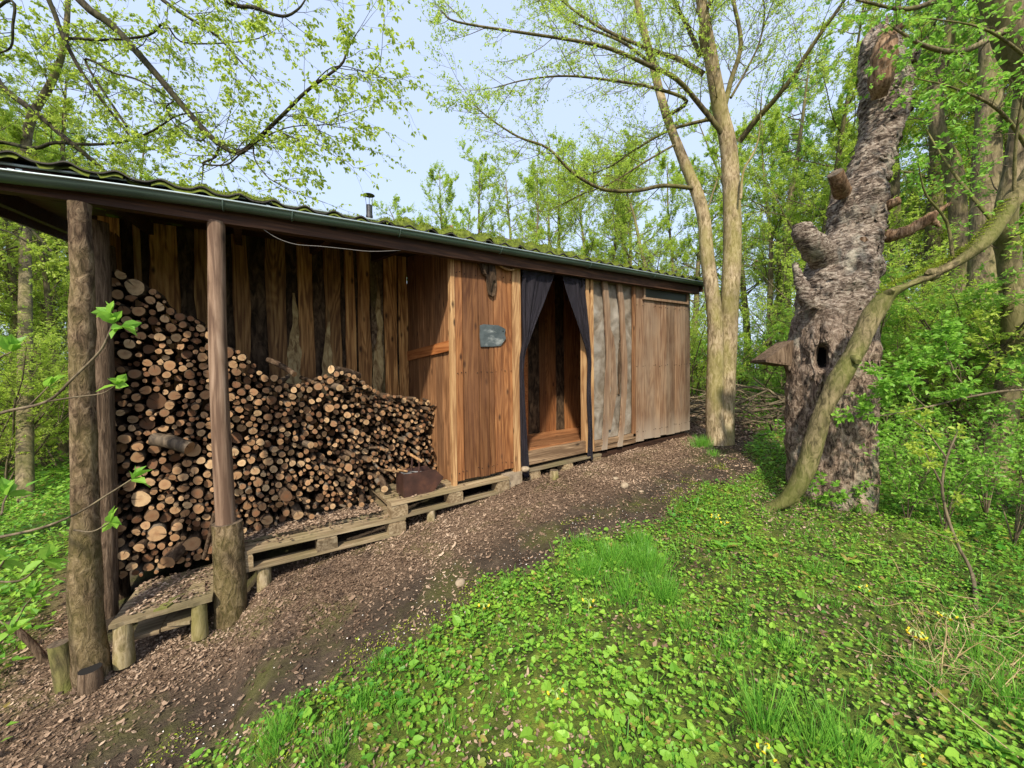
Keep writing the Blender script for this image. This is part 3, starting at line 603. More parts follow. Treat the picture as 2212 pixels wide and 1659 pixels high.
def slab(mb, pl, th, m=0, c=None):
    pl = U(pl); n = len(pl); b = pl+[0, th, 0]; mb.add(np.vstack([pl, b]), np.arange(n)[None], m, c); k = len(mb.F)
    mb.F.append((mb.F[-1][0][:, ::-1]+n, m, False)); j = np.arange(n); base = mb.n-2*n
    mb.F.append((np.stack([j, j+n, (j+1) % n+n, (j+1) % n], 1)+base, m, False))
slab(mb, pl, .012); tube(mb, [cz(618, 1135)+[0, -.004, 0], cz(618, 1135)+[0, .01, 0]], .006, 8, 1, cap=True)
tag(mb.build('slate_plaque', [m_slate, m_black]), 'chipped grey slate plaque nailed to the orange board wall', 'plaque')
mb = MB(); pl = [cz(*p) for p in ((300, 240), (420, 225), (500, 300), (520, 400), (526, 560), (505, 690), (470, 705), (430, 680), (412, 590), (400, 460), (350, 420), (325, 330))]
slab(mb, [p+[0, -.02, 0] for p in pl], .018); slab(mb, [cz(*p)+[0, -.045, 0] for p in ((320, 260), (345, 300), (385, 440), (360, 430), (335, 350))], .02)
slab(mb, [cz(*p)+[0, -.04, 0] for p in ((420, 300), (470, 330), (500, 500), (470, 520), (450, 640), (430, 500))], .018)
tag(mb.build('bark_scrap', m_wbark), 'dark weathered bark scrap hanging under the eave above the plaque', 'bark')
mb = MB(); tube(mb, smooth_path([cz(520, 290)+[0, -.02, 0], cz(560, 330)+[0, -.03, 0], cz(640, 370)+[0, -.03, 0], cz(720, 380)+[0, -.03, 0], cz(800, 345)+[0, -.02, 0]], 4), [.006]*3+[.012]*8+[.01]*6, 6)
tag(mb.build('crooked_stick', m_trim), 'crooked brown stick fixed under the eave left of the doorway', 'stick')
mb = MB(); tube(mb, smooth_path([cz(940, 285)+[0, -.04, 0], cz(1040, 300)+[0, -.05, 0], cz(1140, 325)+[0, -.05, 0], cz(1245, 315)+[0, -.04, 0]], 4), [.010]+[.016]*12, 7, cap=True)
tag(mb.build('pale_stick', m_trim), 'pale curved stick across the top of the dark doorway', 'stick')
mb = MB(); tube(mb, smooth_path([PY(u_, v_, 3.1) for u_, v_ in ((568, 495), (600, 515), (640, 528), (690, 532), (740, 537), (800, 543), (865, 541))], 4), .0024, 5)
tag(mb.build('loose_wire', m_wire), 'thin grey wire sagging below the eave beam over the wood store', 'wire')

# pallets
def pallet(name, x0, z0, L_, y0, dy, k, label, mat=m_pal):
    o = empty(name, label, 'pallet', loc=(x0, y0, z0)); 
    for r_ in range(4 if dy > .7 else 3):
        mb = MB(); n = 4 if dy > .7 else 3; w_ = .13 if r_ else .145; yy = y0+r_*(dy-w_)/(n-1)
        box(mb, x0+R_.uniform(-.008, .004), x0+L_, yy, yy+w_, z0+.122, z0+.144, k=k, xo=x0); mb.build('deck_board', mat, o)
    for a in (0, (L_-.14)/2, L_-.14):
        mb = MB(); box(mb, x0+a+.004, x0+a+.136, y0+.006, y0+dy-.006, z0+.1, z0+.1215, k=k, xo=x0); mb.build('stringer', m_palb, o)
        for yy in (y0+.003, y0+dy-.12):
            mb = MB(); box(mb, x0+a, x0+a+.14, yy, yy+.115, z0+.0225, z0+.0995, k=k, xo=x0); mb.build('block', m_palb, o)
    for yy in (y0+.004, y0+dy-.12):
        mb = MB(); box(mb, x0+.01, x0+L_-.01, yy, yy+.1, z0, z0+.022, k=k, xo=x0); mb.build('bottom_board', mat, o)
    return o
pallet('pallet', -.14, .283, 1.2, 3.10, .8, -.012, 'weathered low pallet running from the thick post base to the stepped pallet')
pallet('pallet', .94, .402, 1.18, 3.10, .8, .022, 'weathered stepped pallet carrying the rusty scuttle')
pallet('pallet', 2.42, .44, 1.1, 3.15, .8, .028, 'thin grey pallet lying under the doorway threshold')
def stub(name, p, r, h, label, cat, mat, lean=(0, 0), capm=None, s=1, origin=True):
    mb = MB(); p = U(p); trunkish(mb, [p+[0, 0, -.05], p+[lean[0]*.5, lean[1]*.5, h*.5], p+[lean[0], lean[1], h]], [r*1.1, r, r*.95], 18, .09, s, 24, capm=1)
    return tag(mb.build(name, [mat, capm or m_end], origin=p), label, cat)
stub('log_leg', (1.30, 3.14, .22), .04, .19, 'short round log propping the stepped pallet from below', 'log prop', m_birch, s=3)
stub('log_leg', (.06, 3.16, .0), .045, .28, 'round log prop under the low pallet beside the thick post base', 'log prop', m_birch, s=4)
stub('wood_chock', (2.62, 3.0, .50), .045, .085, 'small cut wood chock standing on the ground before the threshold', 'wood block', m_birch, s=5)
# rusty scuttle on the pallet
def seg(a, b): return U(a), U(b)
su = empty('coal_scuttle', 'rusty brown steel coal scuttle with tongs on the stepped pallet', 'scuttle', loc=(1.2, 3.3, .55))
ax_ = U([1, .02, .0]); ax_ /= np.linalg.norm(ax_); ay_ = U([-.02, 1, 0])
S0 = U([1.07, 3.17, .553]); lx, ly, hz = .30, .19, .20
def SP(a, b, h): return S0+ax_*a+ay_*b+U([0, 0, h])
side = [(0, 0), (lx-.03, 0), (lx+.075, .115), (lx-.01, hz), (0, hz)]
mb = MB(); n = len(side)
for b, (o1, o2) in ((0, (0, .006)), (ly, (-.006, 0))):
    P1 = [SP(a, b+o1, h) for a, h in side]; P2 = [SP(a, b+o2, h) for a, h in side]; V = np.vstack([P1, P2]); j = np.arange(n)
    mb.add(V, [np.array([list(range(n))]), np.array([list(range(2*n-1, n-1, -1))]), np.stack([j, j+n, (j+1) % n+n, (j+1) % n], 1)], 0, (.5,)*3)
def plate(p, q, t_=.006):   # spans across ly between two side points
    (a1, h1), (a2, h2) = p, q; d = U([h2-h1, -(a2-a1)]); d = d/np.linalg.norm(d)*-t_
    V = [SP(a1, .006, h1), SP(a1, ly-.006, h1), SP(a2, ly-.006, h2), SP(a2, .006, h2), SP(a1+d[0], .006, h1+d[1]), SP(a1+d[0], ly-.006, h1+d[1]), SP(a2+d[0], ly-.006, h2+d[1]), SP(a2+d[0], .006, h2+d[1])]
    hexa(mb, V, 0, (.5,)*3)
plate((0, hz), (0, 0)); plate((0, .003), (lx-.03, .003)); plate((lx-.03, .003), (lx+.07, .113)); mb.build('body', m_rust, su)
mb = MB(); nn = 12; a, b = np.meshgrid(np.linspace(.01, lx-.02, nn), np.linspace(.01, ly-.01, nn)); V = U([SP(p, q_, .16+.02*math.sin(9*p+7*q_)) for p, q_ in zip(a.ravel(), b.ravel())])
i = np.arange(nn-1)[:, None]*nn+np.arange(nn-1)[None]; mb.add(V, np.stack([i, i+1, i+nn+1, i+nn], -1).reshape(-1, 4), 0, (.5,)*3, True); mb.build('ash', m_ash, su)
mb = MB()
for b in (.012, ly-.012): mb = MB(); tube(mb, [SP(.14, b, .15), SP(.15, b, .31)], .010, 4); mb.build('handle_strap', m_rust, su)
mb = MB(); tube(mb, [SP(.15, -.03, .30), SP(.15, ly+.03, .315)], .013, 8, cap=True); mb.build('handle', m_trim, su)
for a0, b0, h0, a1, b1, h1, lb in ((-.12, .13, .235, .12, .1, .17, 'wooden handled fire tongs, the farther arm sticking out of the scuttle'), (-.03, .06, .235, .14, .05, .18, 'wooden handled poker resting on the near rim of the scuttle')):
    tl = empty('fire_iron', lb, 'fire iron', loc=tuple(SP(a1, b1, h1))); A, B = SP(a0, b0, h0), SP(a1, b1, h1)
    mb = MB(); tube(mb, [A, A+(B-A)*.5], .010, 8, cap=True); mb.build('grip', m_trim, tl)
    mb = MB(); tube(mb, [A+(B-A)*.5, B], .005, 6, cap=True); mb.build('shaft', m_black, tl)
# low plank bench at the post
be = empty('plank_bench', 'low plank bench on log legs between the two front posts', 'bench', loc=(-.45, 3.2, .0))
fl, frr = PY(234, 1352, 3.0), PY(458, 1292, 3.0); bl = U([-.63, 3.5, .215]); br = U([-.2, 3.55, .23])
mb = MB(); pts = []; n = 16
for t_ in np.linspace(0, 1, n): pts.append(fl*(1-t_)+frr*t_)
bk = [bl*(1-t_)+br*t_ for t_ in np.linspace(0, 1, n)]; V = []
for f_, b_ in zip(pts, bk):
    j_ = R_.uniform(-.006, .006); V += [f_+U([0, j_, 0]), b_, b_-[0, 0, .022], f_+U([0, j_, -.022])]
Fq = []
for i_ in range(n-1):
    for j_ in range(4): Fq.append([4*i_+j_, 4*i_+(j_+1) % 4, 4*i_+4+(j_+1) % 4, 4*i_+4+j_])
mb.add(V, [np.array([[0, 3, 2, 1], [4*n-4, 4*n-3, 4*n-2, 4*n-1]]), np.array(Fq)[:, ::-1]], 0, (.3, .5, .5)); mb.build('top', m_pal, be)
for u_, v_, Y_, r_, h_ in ((268, 1420, 3.04, .042, .2), (432, 1362, 3.04, .038, .19)):
    p = PY(u_, v_, Y_); mb = MB(); trunkish(mb, [p+[0, 0, -.04], p+[0, 0, max(.02, fl[2]-.024-p[2])]], [r_*1.15, r_], 16, .07, 4, 14); mb.build('leg', m_birch, be)
def plank(pts, h, label, mat=m_pal, th=.02):
    V = U([[p[0], p[1], h+dz] for dz in (0, th) for p in pts]); mb = MB(); hexa(mb, V); return tag(mb.build('plank', mat), label, 'plank')
cb = lambda x, y, Y: PY(x*.3385, 979+y*.3385, Y)
plank([(-.47, 3.08), (-.27, 3.06), (-.25, 3.3), (-.45, 3.32)], .012+.05, 'pale short plank at the bottom of the pile under the low bench')
plank([(-.44, 3.07), (-.33, 3.02), (-.27, 3.12), (-.36, 3.3)], .088, 'pale pointed plank lying across the others under the low bench')
plank([(-.60, 3.10), (-.48, 3.09), (-.46, 3.3), (-.6, 3.3)], .05, 'greenish plank under the left half of the low bench')
plank([(-.49, 3.02), (-.43, 3.02), (-.35, 3.16), (-.43, 3.12)], .222, 'mossy angled offcut on the front edge of the low bench', m_stake, .012)
plank([(-.36, 3.12), (-.26, 3.11), (-.27, 3.26), (-.33, 3.27)], .226, 'flat square offcut on the right half of the low bench', m_pal, .012)
stub('stake', GP(112, 1428), .019, .30, 'thin dark stake leaning left of the mossy stake', 'stake', m_post2, lean=(-.16, .0), s=7)
stub('stake', GP(148, 1490), .042, .27, 'mossy green upright round stake in front of the tree post', 'stake', m_stake, lean=(-.03, .0), s=8)
stub('stump', GP(196, 1492), .048, .12, 'short dark sawn stump touching the foot of the tree post', 'stump', m_post2, lean=(.0, .0), capm=m_black, s=9)

# ------------------------------------------------------------------ firewood
prof_ = [(-.80, 2.36), (-.72, 2.36), (-.60, 2.30), (-.44, 2.12), (-.26, 2.02), (-.10, 1.86), (.08, 1.68), (.25, 1.56), (.373, 1.53), (.5, 1.58), (.632, 1.67), (.80, 1.62), (.95, 1.5), (1.077, 1.43), (1.3, 1.39), (1.57, 1.34)]
PX_, PZ_ = U(prof_).T
def stack_ok(x, z, r):
    top = np.interp(x, PX_, PZ_)
    bot = .245 if x < -.14 else .438 if x < .94 else .556
    bot = 1.6-(1.6-bot)*3.7/YS(x, .4)+.003
    return (x-r > -.82) and (x+r < 1.585) and (z+r*.6 < top) and (z-r > bot)
def YS(x, z): return np.interp(x, [-.8, -.1, .3, .9, 1.57], [3.58, 3.42, 3.45, 3.58, 3.70])+.07*min(max(z-.6, 0), 1.5)
def SM(p): f_ = YS(p[0], p[2])/3.7; return (CAM+(U(p)-CAM)*f_)
LG = np.zeros((0, 3)); lg = []
for rad, tries in ((.08, 120), (.066, 300), (.052, 500), (.042, 700), (.035, 1300), (.028, 5000), (.022, 12000), (.017, 18000), (.013, 12000)):
    xs = rng.uniform(-.82, 1.59, tries); zz = rng.uniform(.2, 2.4, tries); rs = rad*rng.uniform(.85, 1.15, tries); cut = rng.random(tries)
    A = np.array(lg) if lg else np.zeros((0, 3)); acc = []
    for x, z_, r_, q_ in zip(xs, zz, rs, cut):
        big = np.interp(x, [-.8, -.1, .3, .9, 1.6], [.050, .046, .038, .030, .025])
        if r_ > big*(1.25 if q_ < .05 else .76): continue
        if not stack_ok(x, z_, r_): continue
        if len(A) and np.min(np.hypot(A[:, 0]-x, A[:, 1]-z_)-A[:, 2]) < r_*.97+.001: continue
        if acc and min(math.hypot(a[0]-x, a[1]-z_)-a[2] for a in acc) < r_*.97+.001: continue
        acc.append((x, z_, r_))
    lg += acc
lg.sort(key=lambda a: -a[2]); print('LOGS', len(lg))
def log_geo(mb, loc, x, z_, r_, kind):
    k = max(9, int(9+r_*90)); th = np.arange(k)*2*np.pi/k; c = U([R_.random(), R_.random(), R_.random()])
    if kind == 'dark': c[0] = -.3
    p_ = SM((x, 3.7, z_)); r_ = r_*p_[1]/3.7; zo = z_; xo_ = x; x, z_ = p_[0], p_[2]
    out = r_*(1+.07*np.sin(th*2+R_.uniform(0, 6))+.05*np.sin(th*3+R_.uniform(0, 6))+.02*rng.normal(size=k))
    if kind == 'split': out = out*np.where(np.cos(th-R_.uniform(0, 6)) > .2, .45, 1.0)
    sg = .03+.03*(x > .2); loose = .22 if (x > .6 and z_ < .95) or kind == 'top' else .09+.05*(x > .2)
    yf = p_[1]+rng.normal(0, sg)+(.07 if kind == 'dark' else 0); d = U([rng.normal(0, loose), 1, rng.normal(0, loose*.6)]); d /= np.linalg.norm(d)
    L_ = .36; sx = np.cross(d, [0, 0, 1.]); sx /= np.linalg.norm(sx); sz = np.cross(sx, d); tilt = U([rng.normal(0, .12), rng.normal(0, .12)])
    rings = []
    for t_ in (0, .006, .09, .2, L_):
        cen = U([x, yf, z_])+d*t_+sx*(.006*math.sin(20*t_+x*50)*(t_ > .02))
        sc_ = (.93 if t_ == 0 else 1)*(1+.04*math.sin(37*t_+z_*31))
        rg = cen+(out*sc_)[:, None]*(np.cos(th)[:, None]*sx+np.sin(th)[:, None]*sz)
        if t_ < .01: rg = rg+d*(r_*(tilt[0]*np.cos(th)+tilt[1]*np.sin(th)))[:, None]
        rings.append(rg)
    V = np.vstack(rings); i = np.arange(4)[:, None]*k; j = np.arange(k)[None]
    Fq = np.stack([i+j, i+k+j, i+k+(j+1) % k, i+(j+1) % k], -1).reshape(-1, 4)
    mb.add(V, Fq, 0, c, True); lo = np.tile(out[:, None]*np.stack([np.cos(th), np.sin(th), th*0], 1), (5, 1)); loc.append(lo)
    mb.add(np.vstack([rings[0], rings[0].mean(0)-d*.001]), np.array([[q_, (q_+1) % k, k] for q_ in range(k)]), 1, c); loc.append(np.vstack([lo[:k], [[.0, .0, 0]]]))
    return U([x, yf, z_])
def addloc(o, loc):
    L_ = np.vstack(loc); at = o.data.attributes.new('loc', 'FLOAT_VECTOR', 'POINT'); at.data.foreach_set('vector', L_.ravel().astype(np.float32))
GRP = 'cut firewood logs stacked in the wood store'
MB0 = MB(); L0 = []
for q_, (x, z_, r_) in enumerate(lg):
    kind = R_.choices(['n', 'dark', 'split'], [.68, .2, .12])[0]
    if z_ > np.interp(x, PX_, PZ_)-.06 and x > .1: kind = 'top'
    if q_ < 300:
        mb = MB(); loc = []; o_ = log_geo(mb, loc, x, z_, r_, kind); o = mb.build('firewood_log', [m_lb, m_le], origin=o_); addloc(o, loc)
        zone = 'left of the middle post' if x < -.17 else 'just right of the middle post' if x < .4 else 'in the middle of the stack' if x < .95 else 'near the right wall'
        hh = (z_-.25)/max(np.interp(x, PX_, PZ_)-.25, .1); lev_ = 'low' if hh < .36 else 'halfway up' if hh < .7 else 'high up'
        size = 'thick' if r_ > .04 else 'middling' if r_ > .032 else 'slim'; kd = {'n': 'pale', 'dark': 'dark', 'split': 'split', 'top': 'loose'}[kind]
        tag(o, '%s %s firewood log %s %s' % (size, kd, lev_, zone), 'log', '%s %s firewood logs %s %s' % (size, kd, lev_, zone))
    else: log_geo(MB0, L0, x, z_, r_, kind)
o = MB0.build('firewood', [m_lb, m_le]); addloc(o, L0); tag(o, 'mass of thin cut branches filling the firewood stack', 'firewood', kind='stuff')
# loose logs at the top and foot of the stack
def loose(a, b, r_, label, mt=m_lb):
    a, b = SM(a), SM(b); mb = MB(); P = smooth_path([a, (a+b)/2+[.005, 0, .008], b], 4); loc = []
    tube(mb, P, r_, 12, 0, rough=.05, cap=True, mcap=1); o = mb.build('firewood_log', [mt, m_le], origin=a)
    n_ = len(o.data.vertices); lo = np.zeros((n_, 3)); th = np.arange(12)*2*np.pi/12; lo[-12:] = r_*np.stack([np.cos(th), np.sin(th), th*0], 1); lo[-24:-12] = lo[-12:]; addloc(o, [lo]); tag(o, label, 'log')
loose((.60, 3.62, 1.66), (.86, 3.78, 1.60), .035, 'rough barked log lying across the top of the middle hump of firewood')
loose((.15, 3.9, 1.75), (.32, 3.62, 1.62), .022, 'long thin branch leaning down on the slope of the stack')
loose((-.50, 3.60, .29), (-.40, 3.85, .34), .045, 'thick log lying loose at the left foot of the stack')
loose((.98, 3.42, .585), (1.02, 3.70, .62), .03, 'log sticking out of the stack foot behind the scuttle')
loose((.80, 3.50, .46), (.86, 3.78, .5), .022, 'thin log resting on the low pallet before the stack')
loose((-.22, 3.50, .62), (-.30, 3.60, .26), .014, 'thin grey stick leaning on the stack beside the thick post')
loose((-.56, 3.66, 1.17), (-.36, 3.60, 1.09), .045, 'grey weathered split log lying sideways in the left part of the stack', m_end)

# ------------------------------------------------------------------ trees
class Lv:
    def __init__(s): s.P = []; s.D = []; s.S = []
    def put(s, P, D, S): s.P.append(U(P)); s.D.append(U(D)); s.S.append(U(S))
    def flush(s, mb, T, TF, m, roll=.6, wid=1.0):
        if not s.P: return
        P = np.vstack(s.P); D = np.vstack(s.D); S = np.concatenate(s.S); scatter(mb, T, TF, P, D, S, rng.normal(0, roll, len(P)), m, wid=wid)
def unit(v): v = U(v); return v/(np.linalg.norm(v)+1e-9)
def twig(mb, lv, p, d, L_, r_, lev, o):
    """o: dict(kids, leaf size, leaves per node, droop, spread)"""
    n = 4 if lev == 0 else 5; P = [U(p)]; dd = unit(d)
    for q in range(n-1):
        dd = unit(dd+rng.normal(0, o['wob'], 3)+U([0, 0, o['up'][min(lev, len(o['up'])-1)]])); P.append(P[-1]+dd*L_/(n-1))
    P = U(P); tube(mb, P, np.linspace(r_, r_*.35, n), 3 if lev < 2 else 5, 0)
    if lev == 0:
        k = o['nodes']; t_ = rng.uniform(.15, 1, k); t_[0] = 1.0; idx = np.minimum((t_*(n-1)).astype(int), n-2); fr = t_*(n-1)-idx
        B = P[idx]*(1-fr)[:, None]+P[idx+1]*fr[:, None]; m_ = o['per']
        B = np.repeat(B, m_, 0); D = rng.normal(0, 1, B.shape)*[1, 1, .6]+dd*.6+U([0, 0, o['ldrop']])
        lv.put(B+D*.004, D, rng.uniform(.6, 1.1, len(B))*o['leaf'])
        return
    k = o['kids'][lev]
    for q in range(k):
        t_ = (q+rng.uniform(.2, 1))/k*.85+.15; i = min(int(t_*(n-1)), n-2); b = P[i]+(P[i+1]-P[i])*(t_*(n-1)-i)
        a = unit(P[i+1]-P[i]); s_ = unit(np.cross(a, rng.normal(0, 1, 3))); dn = unit(a*o['fwd']+s_)
        twig(mb, lv, b, dn, L_*o['dec']*rng.uniform(.6, 1.1)*(1.15-.5*t_), r_*.5, lev-1, o)
    twig(mb, lv, P[-1], dd, L_*o['dec'], r_*.4, lev-1, o)
def limb(mb, pts, ra, rb, k=8, m=0, rough=.03): P = smooth_path(pts, 4); tube(mb, P, np.linspace(ra, rb, len(P)), k, m, rough=rough); return P
def dress(mbt, lv, P, t0, n, L_, r_, lev, o, bias=(0, 0, 0)):
    for q in range(n):
        t_ = t0+(1-t0)*(q+R_.random())/n; f_ = t_*(len(P)-1); i = min(int(f_), len(P)-2); b = P[i]+(P[i+1]-P[i])*(f_-i)
        a = unit(P[i+1]-P[i]); s_ = unit(np.cross(a, rng.normal(0, 1, 3))); twig(mbt, lv, b, unit(a*o['fwd']+s_+U(bias)), L_*rng.uniform(.6, 1.2)*(1.1-.45*t_), r_*(1.1-.5*t_), lev, o)
    twig(mbt, lv, P[-1], P[-1]-P[-2], L_*.7, r_*.6, max(lev-1, 0), o)
OPT = dict(wob=.16, up=(.05, .05, .04), nodes=6, per=3, ldrop=-.1, leaf=.035, kids=(0, 5, 5, 5), fwd=.9, dec=.5)
def opt(**k): d = dict(OPT); d.update(k); return d

# background tree prototypes (height 1 unit = metres at scale 1)
def proto_tree(h, r_, nl, spread, leaf, o, lean=0., first=.25, up=.35, lev=2):
    mt, mc, lv = MB(), MB(), Lv(); n = 9; P = [U([0, 0, -.3])]; d = unit([lean, rng.normal(0, .04), 1])
    for q in range(n-1): d = unit(d+U([rng.normal(0, .045), rng.normal(0, .045), .02])); P.append(P[-1]+d*(h+.3)/(n-1))
    P = smooth_path(P, 2); tube(mt, P, np.linspace(r_*1.25, r_*.12, len(P))*np.where(np.arange(len(P)) == 0, 1.4, 1), 9, 0, rough=.05)
    for q in range(nl):
        t_ = first+(1-first)*(q+R_.random())/nl; f_ = t_*(len(P)-1); i = min(int(f_), len(P)-2); b = P[i]+(P[i+1]-P[i])*(f_-i)
        a = R_.uniform(0, 6.283); dn = unit([math.cos(a), math.sin(a), up+R_.uniform(-.15, .3)]); L_ = spread*(1.15-.75*t_)*R_.uniform(.6, 1.15)
        Q = [b]
        for q2 in range(4): dn = unit(dn+rng.normal(0, .12, 3)+[0, 0, .08]); Q.append(Q[-1]+dn*L_/4)
        rr = r_*.32*(1.1-.8*t_); tube(mt, Q, np.linspace(rr, rr*.3, 5), 5, 0)
        dress(mc, lv, U(Q), .15, 7, L_*.42, rr*.4, lev, o)
    lv.flush(mc, DIA, DIAF, 1); return mt, mc
PROTO = []
def add_proto(args, leafm):
    mt, mc = proto_tree(*args[0], **args[1]); a = mt.build('trunk', m_trunkbg); b = mc.build('crown', [m_twig, leafm])
    PROTO.append((a.data, b.data)); bpy.data.objects.remove(a); bpy.data.objects.remove(b)
o1 = opt(leaf=.05, nodes=3, per=3, kids=(0, 4, 4), up=(.05, .08, .1))
add_proto(((9.0, .11, 26, 2.3, 0, o1), dict()), m_lf_b)
add_proto(((11., .15, 30, 2.8, 0, opt(leaf=.055, nodes=3, per=3, kids=(0, 4, 4))), dict(lean=.06, first=.3)), m_lf_y)
add_proto(((8.0, .09, 26, 1.8, 0, opt(leaf=.045, nodes=4, per=2, kids=(0, 4, 4), up=(.1, .15, .2))), dict(first=.12, up=.9)), m_lf_b)
add_proto(((13., .19, 30, 3.2, 0, opt(leaf=.06, nodes=4, per=2, kids=(0, 4, 4))), dict(lean=-.05, first=.35)), m_lf_g)
add_proto(((10., .12, 26, 2.4, 0, opt(leaf=.02, nodes=2, per=1, kids=(0, 5, 5), up=(.1, .12, .1))), dict(first=.2, up=.8)), m_lf_b)
# shrub prototypes
def proto_shrub(h, stems, leaf, o, lev=2):
    mt, mc, lv = MB(), MB(), Lv()
    for q in range(stems):
        a = R_.uniform(0, 6.28); d = unit([.45*math.cos(a), .45*math.sin(a), 1]); p = U([.25*math.cos(a), .25*math.sin(a), -.1]); P = [p]
        for k in range(5): d = unit(d+rng.normal(0, .1, 3)+U([.05*math.cos(a), .05*math.sin(a), .0])); P.append(P[-1]+d*h*R_.uniform(.8, 1.1)/5)
        P = U(P); tube(mt, P, np.linspace(.022, .006, 6), 5, 0); dress(mc, lv, P, .1, 9, h*.3, .007, lev, o)
    lv.flush(mc, LEAF[[0, 1, 3, 5]]*[1, 1, 1], [np.array([[0, 3, 2, 1]])], 1); return mt, mc
SHR = []
for h, st, o_, lm in ((2.4, 7, opt(leaf=.06, nodes=4, per=2, kids=(0, 4, 4)), m_lf_d), (3.2, 7, opt(leaf=.055, nodes=4, per=2, kids=(0, 4, 4), up=(.1, .1, .1)), m_lf_b), (1.3, 9, opt(leaf=.06, nodes=4, per=3, kids=(0, 4, 3)), m_lf_d)):
    mt, mc = proto_shrub(h, st, 0, o_); a = mt.build('stems', m_twig); b = mc.build('foliage', [m_twig, lm]); SHR.append((a.data, b.data)); bpy.data.objects.remove(a); bpy.data.objects.remove(b)
def place(kind, protos, i, x, y, s, rz, label, cat, group, names=('trunk', 'crown'), dz=0, tilt=0):
    e = empty(kind, label, cat, group, (x, y, G(x, y)[0]+dz)); e.scale = (s, s, s); e.rotation_euler = (tilt, 0, rz)
    for nm, me in zip(names, protos[i]): o = bpy.data.objects.new(nm, me); sc.collection.objects.link(o); o.parent = e
    return e
def polar(u, d):   # heading through photo column u at ground distance d
    k = ray(u, 800); k = k[:2]/np.linalg.norm(k[:2]); return k*d
# (column, distance, prototype, scale)
TREES = [(-80, 14, 1, .9), (40, 17, 1, .95), (130, 14, 2, .95), (230, 17, 1, .9), (330, 15, 2, .8), (430, 18, 0, .9), (540, 20, 1, .75), (90, 26, 3, 1.0), (610, 24, 2, .8), (-250, 12, 1, 1.0),
         (640, 22, 4, .75), (700, 24, 4, .7),
         (890, 18, 2, .95), (930, 16, 0, .85), (975, 15, 2, 1.1), (1020, 19, 0, 1.1), (1060, 15, 2, 1.15), (1110, 21, 1, 1.0), (1145, 15, 2, 1.1), (1190, 18, 0, 1.15), (1225, 22, 1, 1.15), (1260, 15, 2, 1.15), (1300, 20, 0, 1.25), (1345, 17, 2, 1.25), (1385, 22, 1, 1.15), (1425, 15, 0, 1.05), (1465, 19, 2, 1.3), (1505, 16, 0, 1.1), (1530, 24, 1, 1.2), (1610, 20, 0, 1.3), (1650, 23, 1, 1.2), (1690, 19, 2, 1.3), (1735, 22, 0, 1.3), (1775, 17, 2, 1.2),
         (-20, 18, 0, 1.1), (10, 22, 1, 1.1), (70, 16, 2, 1.1), (100, 19, 0, 1.1), (170, 21, 2, 1.2), (200, 16, 0, .85), (270, 21, 0, 1.1), (370, 20, 2, 1.0), (-130, 16, 2, 1.1), (460, 22, 0, .95),
         (1930, 18, 2, 1.2), (1965, 22, 0, 1.3), (2030, 16, 0, 1.1), (2060, 21, 2, 1.3), (2120, 19, 0, 1.2), (2190, 21, 2, 1.3), (2290, 16, 0, 1.2), (2340, 20, 2, 1.3),
         (1655, 13, 2, 1.0), (1700, 17, 3, .9), (1740, 12, 0, .95), (1990, 15, 3, 1.0), (1900, 12, 2, 1.0), (2090, 18, 1, 1.1), (2150, 12, 2, 1.0), (2230, 15, 1, 1.0), (2400, 12, 3, 1.0), (1860, 22, 1, 1.1)]
for q, (u_, d_, i_, s_) in enumerate(TREES):
    x, y = polar(u_, d_)
    side_ = 'left of the sky gap' if u_ < 800 else ('behind the cabin roof' if u_ < 1550 else 'on the right')
    lab = ['slender small leafed tree ', 'broad yellow green tree ', 'young upright branching tree ', 'thick trunked green tree ', 'bare grey twiggy tree far off over the roof '][i_]+side_
    if i_ == 4: lab = 'bare grey twiggy tree far off over the roof near the stove pipe'
    place('spring_tree' if i_ != 4 else 'bare_tree', PROTO, i_, x, y, s_, R_.uniform(0, 6.28), lab, 'tree', 'woodland trees '+side_+' %s' % ('slender', 'broad', 'young', 'tall', 'bare')[i_])
for q in range(52):   # shrubs
    if q < 13: u_ = R_.uniform(-200, 170); d_ = R_.uniform(11, 19); i_ = 1
    elif q < 24: u_ = R_.uniform(1440, 1720); d_ = R_.uniform(9.5, 17); i_ = R_.choice([0, 1])
    elif q < 42: u_ = R_.uniform(1900, 2500); d_ = R_.uniform(8.5, 14); i_ = R_.choice([0, 1, 0])
    else: u_ = R_.uniform(100, 1500); d_ = R_.uniform(12, 16); i_ = 1
    x, y = polar(u_, d_)
    if under(x, y, .8): continue
    sd_ = 'left of the cabin' if u_ < 400 else 'behind the cabin' if u_ < 1440 else 'between the cabin and the dead trunk' if u_ < 1800 else 'right of the dead trunk'
    lab = ('dark green leafy shrub ', 'tall light green shrub ', 'low shrub ')[i_]+sd_
    place('shrub', SHR, i_, x, y, R_.uniform(.8, 1.15), R_.uniform(0, 6.28), lab, 'shrub', 'shrubs %s %s' % (sd_, ('dark', 'tall', 'low')[i_]), ('stems', 'foliage'))

